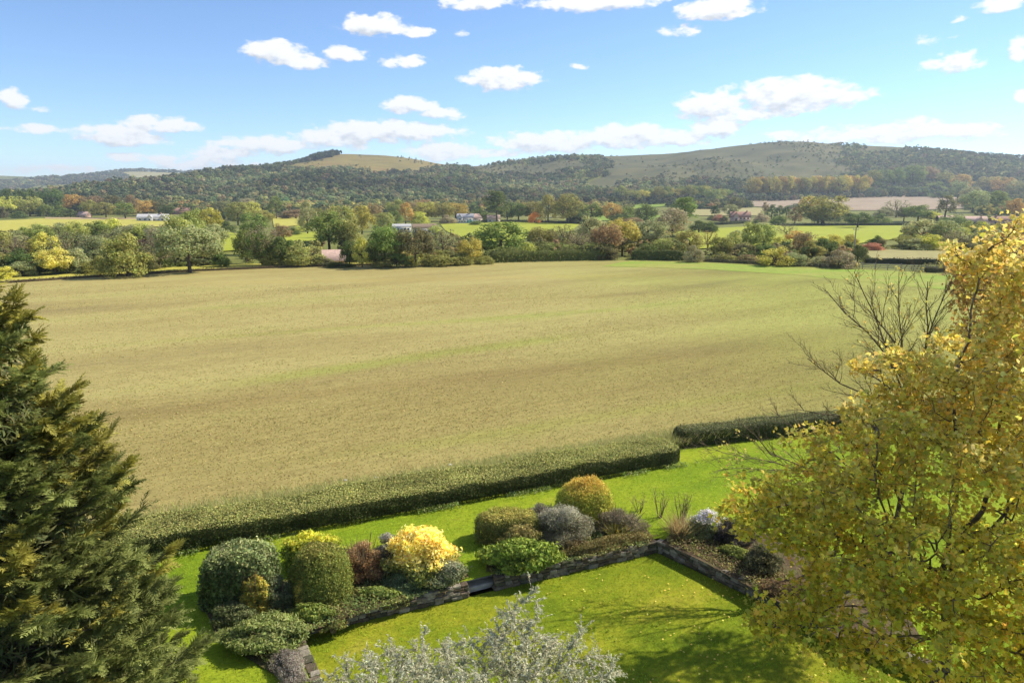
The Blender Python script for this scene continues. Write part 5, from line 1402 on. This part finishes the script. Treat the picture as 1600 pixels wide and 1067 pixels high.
def grown_tree(name, label, base, att, trunk, step, infl, kill, seed, leaf_n, leaf_size, cols, leaf_sd, tip=.006, thick=.03, zcol=None, bark=M_BARK, minz=1.0, up=.05, ex=2.3):
    rs = np.random.default_rng(seed); base = np.asarray(base, float)
    nd, pr = colonise(att - base, trunk, step, infl, kill, 220, rs, up)
    r, kids = pipe(nd, pr, tip, ex)
    root = empty(name, base)
    m = pr >= 0
    big = m & (r >= thick)
    g = Geo(); tubes(g, nd[pr[big]], nd[big], r[pr[big]] if True else r, r[big], 7); g.obj('trunk', bark, root)
    sm = m & (r < thick); ra = np.minimum(r[pr[sm]], thick)
    g = Geo(); tubes(g, nd[pr[sm]], nd[sm], ra, r[sm], 4)
    tips = np.where((r < tip * 2.2) & (nd[:, 2] > minz))[0]
    # short twigs beyond the ends
    k = len(tips) * 2; ti = tips[rs.integers(0, len(tips), k)]; d = unit(nd[ti] - nd[pr[ti]]); e = nd[ti] + unit(d + rs.normal(0, .6, (k, 3))) * rs.uniform(.15, .45, (k, 1))
    tubes(g, nd[ti], e, np.full(k, tip), np.full(k, tip * .4), 3); g.obj('branch', M_TWIG, root)
    if leaf_n:
        c = np.concatenate([nd[tips], e, e]); ci = rs.integers(0, len(c), leaf_n)
        P = c[ci] + rs.normal(0, leaf_sd, (leaf_n, 3))
        V, F = leaf_lobes(P, np.tile(UP, (leaf_n, 1)) * .6, leaf_size * rs.uniform(.65, 1.3, leaf_n), rs)
        cl = np.array(cols)[rs.integers(0, len(cols), len(c))][ci] if zcol is None else zcol(c, rs)[ci]
        C = vary(cl, leaf_n, rs, .18, .07)
        f = Geo().add(V, F, rep(C, 12)).obj('foliage', M_AUTUMN, root); f['kind'] = 'stuff'
    tag(root, label, 'tree')
    return root

def pt(px, py, Y):
    d = ray(px, py); return np.array([0, 0, CAM_H]) + d * (Y / d[1])
def autumn():
    rs = np.random.default_rng(11)
    att = np.concatenate([
        ell(900, pt(1480, 760, 17.5), (4.0, 3.2, 2.6), rs), ell(480, pt(1330, 820, 17.5), (2.3, 2.2, 1.6), rs), ell(300, pt(1230, 800, 18.5), (1.3, 1.3, .9), rs),
        ell(600, pt(1550, 590, 18.5), (2.5, 2.4, 2.1), rs), ell(260, pt(1560, 450, 19), (1.3, 1.5, 1.5), rs), ell(420, pt(1400, 950, 16), (2.3, 1.8, 1.4), rs), ell(120, pt(1262, 965, 16), (.75, .8, .6), rs),
        ell(420, pt(1560, 950, 15.5), (2.2, 2.0, 1.8), rs), ell(110, pt(1445, 590, 19), (.9, 1.0, .7), rs), ell(300, pt(1640, 650, 17.5), (2.4, 2.4, 3.0), rs)])
    base = np.array([12.6, 17.4, 0.0])
    ctr = att[rs.choice(len(att), 330, replace=False)]
    att = (ctr[:, None] + rs.normal(0, .30, (330, 12, 3)) * np.array([1.15, 1.15, .55])).reshape(-1, 3)
    strays = []
    for k in range(46):
        c0 = ctr[rs.integers(0, len(ctr))]; o_ = unit(c0 - pt(1520, 720, 18) + rs.normal(0, .8, 3)) * np.array([1, 1, .6])
        strays.append(c0 + o_ * np.linspace(.3, rs.uniform(.8, 1.5), 5)[:, None] + rs.normal(0, .06, (5, 3)))
    att = np.concatenate([att] + strays)
    att = att[att[:, 2] > 1.3]
    def zcol(c, rs):
        n = len(c); z = c[:, 2]
        w = np.clip((z - 5.0) / 5.0 + rs.normal(0, .3, n), 0, 1)[:, None]
        lo = np.array([(.40, .35, .035), (.48, .39, .045), (.33, .32, .04), (.55, .43, .06), (.27, .26, .04)])[rs.integers(0, 5, n)]
        hi = np.array([(.42, .34, .07), (.47, .38, .09), (.33, .26, .07), (.49, .41, .14)])[rs.integers(0, 4, n)]
        ob = (rs.uniform(0, 1, n) < .06)[:, None]
        return np.where(ob, np.array([.55, .36, .07]), lo * (1 - w) + hi * w)
    grown_tree('autumn_tree', 'large yellow-leaved autumn tree filling the right edge', base, att,
               [(0, 0, -.3), (0, 0, .4), (-.05, 0, 1.0), (-.05, .05, 1.6), (-.1, .1, 2.2), (-.1, .1, 2.8)], .30, 2.4, .42, 12, 46000, .14, None, .12, .010, .04, zcol, M_BARK, 1.2, ex=2.25)
autumn()
def twig_tree(name, label, base, fork, targets, seed, r0, leaf_n, side=11, droop=0.0):
    # straight-stemmed leafless tree: stems to targets, side branches, side twigs
    rs = np.random.default_rng(seed); base = np.asarray(base, float); root = empty(name, base)
    gt, gb = Geo(), Geo(); tips = []
    f = fork - base
    tr = np.array([[0, 0, -.3], f * [.35, .35, .33], f * [.75, .75, .68], f]); tubes(gt, tr[:-1], tr[1:], [r0 * 1.25, r0 * 1.1, r0], [r0 * 1.1, r0, r0 * .85], 8)
    gt.obj('trunk', M_BARK, root)
    def limb(p, e, r, lvl):
        L = np.linalg.norm(e - p)
        if L < .12: return
        k = 7; t = np.linspace(0, 1, k)[:, None]
        bend = unit(np.cross(e - p, rs.normal(0, 1, 3))) * L * rs.uniform(.02, .10)
        pts = p + (e - p) * t + bend * np.sin(t * 3.14) + np.array([0, 0, -droop * L]) * np.sin(t * 3.14) + np.concatenate([np.zeros((1, 3)), rs.normal(0, .012 * L, (k - 2, 3)), np.zeros((1, 3))])
        rad = np.linspace(r, max(.0035, r * .28), k); tubes(gb, pts[:-1], pts[1:], rad[:-1], rad[1:], 5 if lvl < 2 else 4)
        if lvl >= 3: tips.append(pts[-1]); return
        m = int(side * (1.0, .75, .55)[lvl] * min(1.6, .5 + L / 2.2))
        for _ in range(m):
            q = rs.uniform(.22, .97); a = int(q * (k - 1)); st = pts[a] + (pts[min(a + 1, k - 1)] - pts[a]) * (q * (k - 1) - a)
            d = unit(pts[min(a + 1, k - 1)] - pts[a]); o_ = unit(np.cross(d, rs.normal(0, 1, 3)))
            ln = L * rs.uniform(.18, .42) * (1.15 - q * .6)
            limb(st, st + unit(d * 1.0 + o_ * rs.uniform(.45, .9) + np.array([0, 0, .18])) * ln, max(.004, rad[a] * .5), lvl + 1)
    for tg in targets: limb(f, tg - base, r0 * rs.uniform(.5, .7), 0)
    gb.obj('branch', M_TWIG, root)
    tips = np.array(tips); P = tips[rs.integers(0, len(tips), leaf_n)] + rs.normal(0, .05, (leaf_n, 3))
    V, F = leaf_lobes(P, np.tile(UP, (leaf_n, 1)), .10 * rs.uniform(.6, 1.2, leaf_n), rs)
    Geo().add(V, F, rep(vary((.46, .38, .10), leaf_n, rs), 12)).obj('leaves', M_LEAF, root)
    tag(root, label, 'tree')
def bare():
    Y = 22.5
    twig_tree('bare_tree', 'leafless tree with upright branches against the stubble field', (13.9, 23.0, 0), pt(1432, 650, Y),
              [pt(*q) for q in [(1292,455,Y), (1335,425,Y - .5), (1362,470,Y + 1), (1405,425,Y + .6), (1450,440,Y), (1490,430,Y + 1), (1262,560,Y - .8), (1330,560,Y + .8), (1470,520,Y - 1), (1250,640,Y)]], 22, .075, 420)
    twig_tree('bare_tree', 'low leafless tree reaching left over the lawn and hedge', (12.3, 24.0, 0), pt(1345, 745, 23.5),
              [pt(*q) for q in [(1090,690,23.5), (1120,735,22.8), (1150,655,24), (1205,640,24.2), (1180,770,22.8), (1250,660,23), (1290,640,24)]], 32, .06, 160, 10, .06)
    rs = np.random.default_rng(41)
    att = np.concatenate([ell(380, pt(1600, 480, 23), (2.2, 2.2, 2.6), rs), ell(160, pt(1540, 440, 22.5), (1.0, 1.3, .9), rs), ell(120, pt(1600, 380, 23), (1.0, 1.2, .9), rs)])
    def zc(c, rs):
        n = len(c); return np.array([(.32, .22, .07), (.40, .30, .08), (.29, .15, .055), (.42, .33, .10), (.23, .16, .08)])[rs.integers(0, 5, n)]
    grown_tree('orange_tree', 'orange-brown leaved tree behind the yellow tree at the right edge', (18.5, 23.5, 0), att,
               [(0, 0, -.3)] + [(-.02 * i, 0, .7 * i) for i in range(1, 10)], .3, 3.5, .45, 42, 6000, .15, None, .16, .006, .035, zc, M_BARK, 4, ex=2.3)
bare()

def silver_tree():
    rs = np.random.default_rng(51)
    att = np.concatenate([ell(700, pt(720, 1120, 11.2), (2.0, 1.5, 1.35), rs), ell(330, pt(850, 1075, 11.6), (1.0, 1.0, .95), rs), ell(260, pt(800, 1010, 12), (.6, .7, .6), rs), ell(240, pt(610, 1080, 11.2), (1.1, 1.0, .7), rs),
        ell(26, pt(905, 1000, 11.8), (.10, .2, .45), rs), ell(26, pt(790, 960, 12), (.12, .2, .3), rs), ell(22, pt(840, 945, 12), (.12, .2, .35), rs), ell(18, pt(660, 1000, 11.6), (.2, .2, .35), rs), ell(60, pt(940, 1050, 11.6), (.4, .5, .35), rs), ell(40, pt(520, 1060, 11.2), (.3, .4, .25), rs)])
    base = np.array([-.6, 10.9, LZ])
    sd = 52; rs = np.random.default_rng(sd)
    nd, pr = colonise(att - base, [(0, 0, -.2)] + [(0, 0, .5 * i) for i in range(1, 9)], .16, 2.2, .24, 240, rs, .1)
    r, kids = pipe(nd, pr, .0035, 2.3)
    root = empty('silver_tree', base); m = pr >= 0; big = m & (r >= .02); sm = m & (r < .02)
    g = Geo(); tubes(g, nd[pr[big]], nd[big], r[pr[big]], r[big], 7); g.obj('trunk', M_BARK_PALE, root)
    g = Geo(); tubes(g, nd[pr[sm]], nd[sm], np.minimum(r[pr[sm]], .02), r[sm], 4)
    tips = np.where((r < .007) & (nd[:, 2] > 3.5))[0]
    k = len(tips) * 5; ti = tips[rs.integers(0, len(tips), k)]; d = unit(nd[ti] - nd[pr[ti]])
    e = nd[ti] + unit(d + rs.normal(0, .7, (k, 3)) + np.array([0, 0, -.1])) * rs.uniform(.12, .42, (k, 1))
    tubes(g, nd[ti], e, np.full(k, .0035), np.full(k, .0015), 3); g.obj('branch', M_BARK_PALE, root)
    n = 72000; i = rs.integers(0, k, n); f = rs.uniform(0, 1, (n, 1)); P = nd[ti[i]] * (1 - f) + e[i] * f; ax = unit(e[i] - nd[ti[i]])
    T = unit(ax * .8 + rs.normal(0, .6, (n, 3)))
    V, F = leaf_quads(P + T * .02, np.tile(UP, (n, 1)), .07 * rs.uniform(.7, 1.4, n), .26, rs, .9, .08, T)
    C = vary(np.array([(.39, .38, .26), (.32, .315, .21), (.46, .445, .33), (.25, .25, .155)])[rs.integers(0, 4, n)], n, rs, .15, .04)
    q = Geo().add(V, F, rep(C, 4)).obj('foliage', M_LEAF, root); q['kind'] = 'stuff'
    tag(root, 'silver-leaved small tree at the bottom centre of the picture', 'tree')
silver_tree()

# ------------------------------------------------------------------ low planting that closes the beds
def bed_plants(pts, n, cols, label, seed, hmax=.32):
    rs = np.random.default_rng(seed); poly = np.array([plane_pt(*p)[:2] for p in pts]); lo, hi = poly.min(0), poly.max(0)
    P2 = rs.uniform(lo, hi, (n * 3, 2)); P2 = P2[inside(P2, poly)][:n]; n = len(P2)
    h = (.16 + .2 * fbm(P2[:, 0], P2[:, 1], seed, 3, 2.4)).clip(.04, hmax)
    P = np.concatenate([P2, (.05 + h * rs.uniform(.3, 1, n))[:, None]], 1)
    V, F = leaf_quads(P, np.tile(UP, (n, 1)), .085 * rs.uniform(.6, 1.4, n), .5, rs, .6)
    ci = ((fbm(P2[:, 0], P2[:, 1], seed + 1, 2, 1.5) * .5 + .5 + rs.normal(0, .15, n)).clip(0, .999) * len(cols)).astype(int)
    o = Geo().add(V, F, rep(vary(np.array(cols)[ci], n, rs, .25, .08), 4)).obj('bed_plants', M_LEAF); tag(o, label, kind='stuff')
GC = [(.12, .15, .045), (.20, .22, .06), (.15, .12, .05), (.24, .25, .08), (.10, .14, .05)]
bed_plants([(326,953),(342,996),(395,1030),(440,1052),(466,996),(560,966),(650,936),(731,908),(722,886),(650,880),(560,890),(470,908),(400,918)], 15000, GC, 'mixed low ground cover in the left bed', 301)
bed_plants([(766,902),(860,884),(950,868),(1018,852),(1008,830),(940,826),(860,842),(766,850)], 9000, GC, 'mixed low ground cover in the right bed', 302)
bed_plants([(1040,848),(1110,881),(1180,919),(1230,945),(1250,915),(1200,875),(1130,838),(1066,826)], 5000, [(.16, .10, .055), (.20, .2, .06), (.13, .09, .05), (.24, .24, .07)], 'sparse low plants in the brown soil bed', 303, .2)

# ------------------------------------------------------------------ grass, stubble, litter
def scatter_field():
    rs = np.random.default_rng(61)
    n = 140000
    d = 28 * (110 / 28) ** rs.uniform(0, 1, n); a = rs.uniform(-.72, .72, n)
    x = d * np.tan(a); y = d
    m = (hedge_s(x, y) > 2.3) & (y < 105)
    x, y = x[m], y[m]; n = len(x)
    u = x * math.cos(ROW) + y * math.sin(ROW); v = -x * math.sin(ROW) + y * math.cos(ROW)
    nz = fbm(u * .2, v, 65, 3, .35)
    P = np.stack([x, y, np.full(n, .045)], 1)
    V, F, C = blades(P, .06 + .025 * nz.clip(-1, 1), .05 + y[:, None] * .0009, [(.27, .22, .08), (.30, .245, .10), (.22, .205, .055), (.24, .18, .075)], rs, .9)
    o = Geo().add(V, F, C).obj('stubble', M_LEAF); tag(o, 'short dry stubble and weeds across the field', kind='stuff')
    n = 45000; s = rs.uniform(0, 44, n) - 8; t = 2.0 + np.abs(rs.normal(0, 1.1, n))
    xy = HA + HD * s[:, None] + HN * t[:, None]
    P = np.concatenate([xy, np.full((n, 1), .03)], 1)
    hh = np.clip(.75 - .2 * (t - 2), .08, .8)
    V, F, C = blades(P, hh, .045, [(.22, .23, .07), (.28, .26, .10), (.18, .20, .055), (.33, .28, .13)], rs, .5)
    o = Geo().add(V, F, C).obj('rough_grass_margin', M_LEAF); tag(o, 'rough grass margin behind the clipped hedge', kind='stuff')
    # weeds at the foot of the hedge
    n = 5000; s = rs.uniform(0, 25, n); cl = fbm(s, s * 0, 66, 3, 1.4) > .1; s = s[cl]; n = len(s)
    xy = HA + HD * s[:, None] - HN * np.abs(rs.normal(0, .22, n))[:, None]
    P = np.concatenate([xy, rs.uniform(.02, .22, (n, 1))], 1)
    V, F = leaf_quads(P, np.tile(UP, (n, 1)), .09 * rs.uniform(.6, 1.4, n), .5, rs, .8)
    o = Geo().add(V, F, rep(vary(np.array([(.16, .22, .04), (.26, .28, .12), (.12, .17, .03)])[rs.integers(0, 3, n)], n, rs), 4)).obj('hedge_foot_weeds', M_LEAF)
    tag(o, 'low weeds along the foot of the clipped hedge', kind='stuff')
scatter_field()

def lawn_blades():
    rs = np.random.default_rng(67)
    n = 120000
    x = rs.uniform(-18, 20, n); y = rs.uniform(15.5, 35, n); P2 = np.stack([x, y], 1)
    hs = hedge_s(x, y); ok = hs < .1
    sunk = inside(P2, [A, B, C2, D2])
    z = np.where(sunk, LZ, 0.0) + .005
    nearw = (np.abs((P2 - A) @ nAB) < .32)
    ok &= ~(nearw & ~sunk)
    P = np.stack([x, y, z], 1)[ok]; n = len(P)
    V, F, C = blades(P, .055, .022, [(.14, .22, .014), (.20, .29, .02), (.25, .32, .03), (.17, .25, .016)], rs, .7)
    br = 1 + .18 * fbm(P[:, 0], P[:, 1], 68, 3, .9)
    o = Geo().add(V, F, C * rep(br[:, None], 3)).obj('lawn_grass', M_LEAF); tag(o, 'short mown grass blades over the lawns', kind='stuff')
    n = 520; x = rs.uniform(1, 13, n); y = rs.uniform(16, 24, n); P2 = np.stack([x, y], 1); sunk = inside(P2, [A, B, C2, D2])
    kp = rs.uniform(0, 1, n) < np.interp(x, [1, 10], [.15, .9]); P = np.stack([x, y, np.where(sunk, LZ, 0) + .05], 1)[kp]; n = len(P)
    V, F = leaf_quads(P, np.tile(UP, (n, 1)), .09, .7, rs, .3)
    o = Geo().add(V, F, rep(vary((.55, .42, .10), n, rs), 4)).obj('fallen_leaves', M_LEAF); tag(o, 'fallen yellow leaves scattered on the lawn', kind='stuff')
lawn_blades()
for i, (px, py, s_, w_) in enumerate([(540, 750, .07, 'left of a pair'), (588, 746, .08, 'right of a pair'), (703, 726, .08, 'rightmost')]):
    p = plane_pt(px, py, .08); bm = bmesh.new(); bmesh.ops.create_icosphere(bm, subdivisions=2, radius=1)
    rs = np.random.default_rng(90 + i)
    for v in bm.verts: v.co = Vector((v.co.x * 1.4, v.co.y, v.co.z * .6)) * (1 + rs.normal(0, .12))
    me = bpy.data.meshes.new('flint'); bm.to_mesh(me); bm.free(); me.materials.append(HM['white']); o = mesh_obj('flint', me); o.location = p; o.scale = (s_,) * 3
    tag(o, f'{w_} of the white flints lying on the near stubble', 'stone', 'white flints on the field')
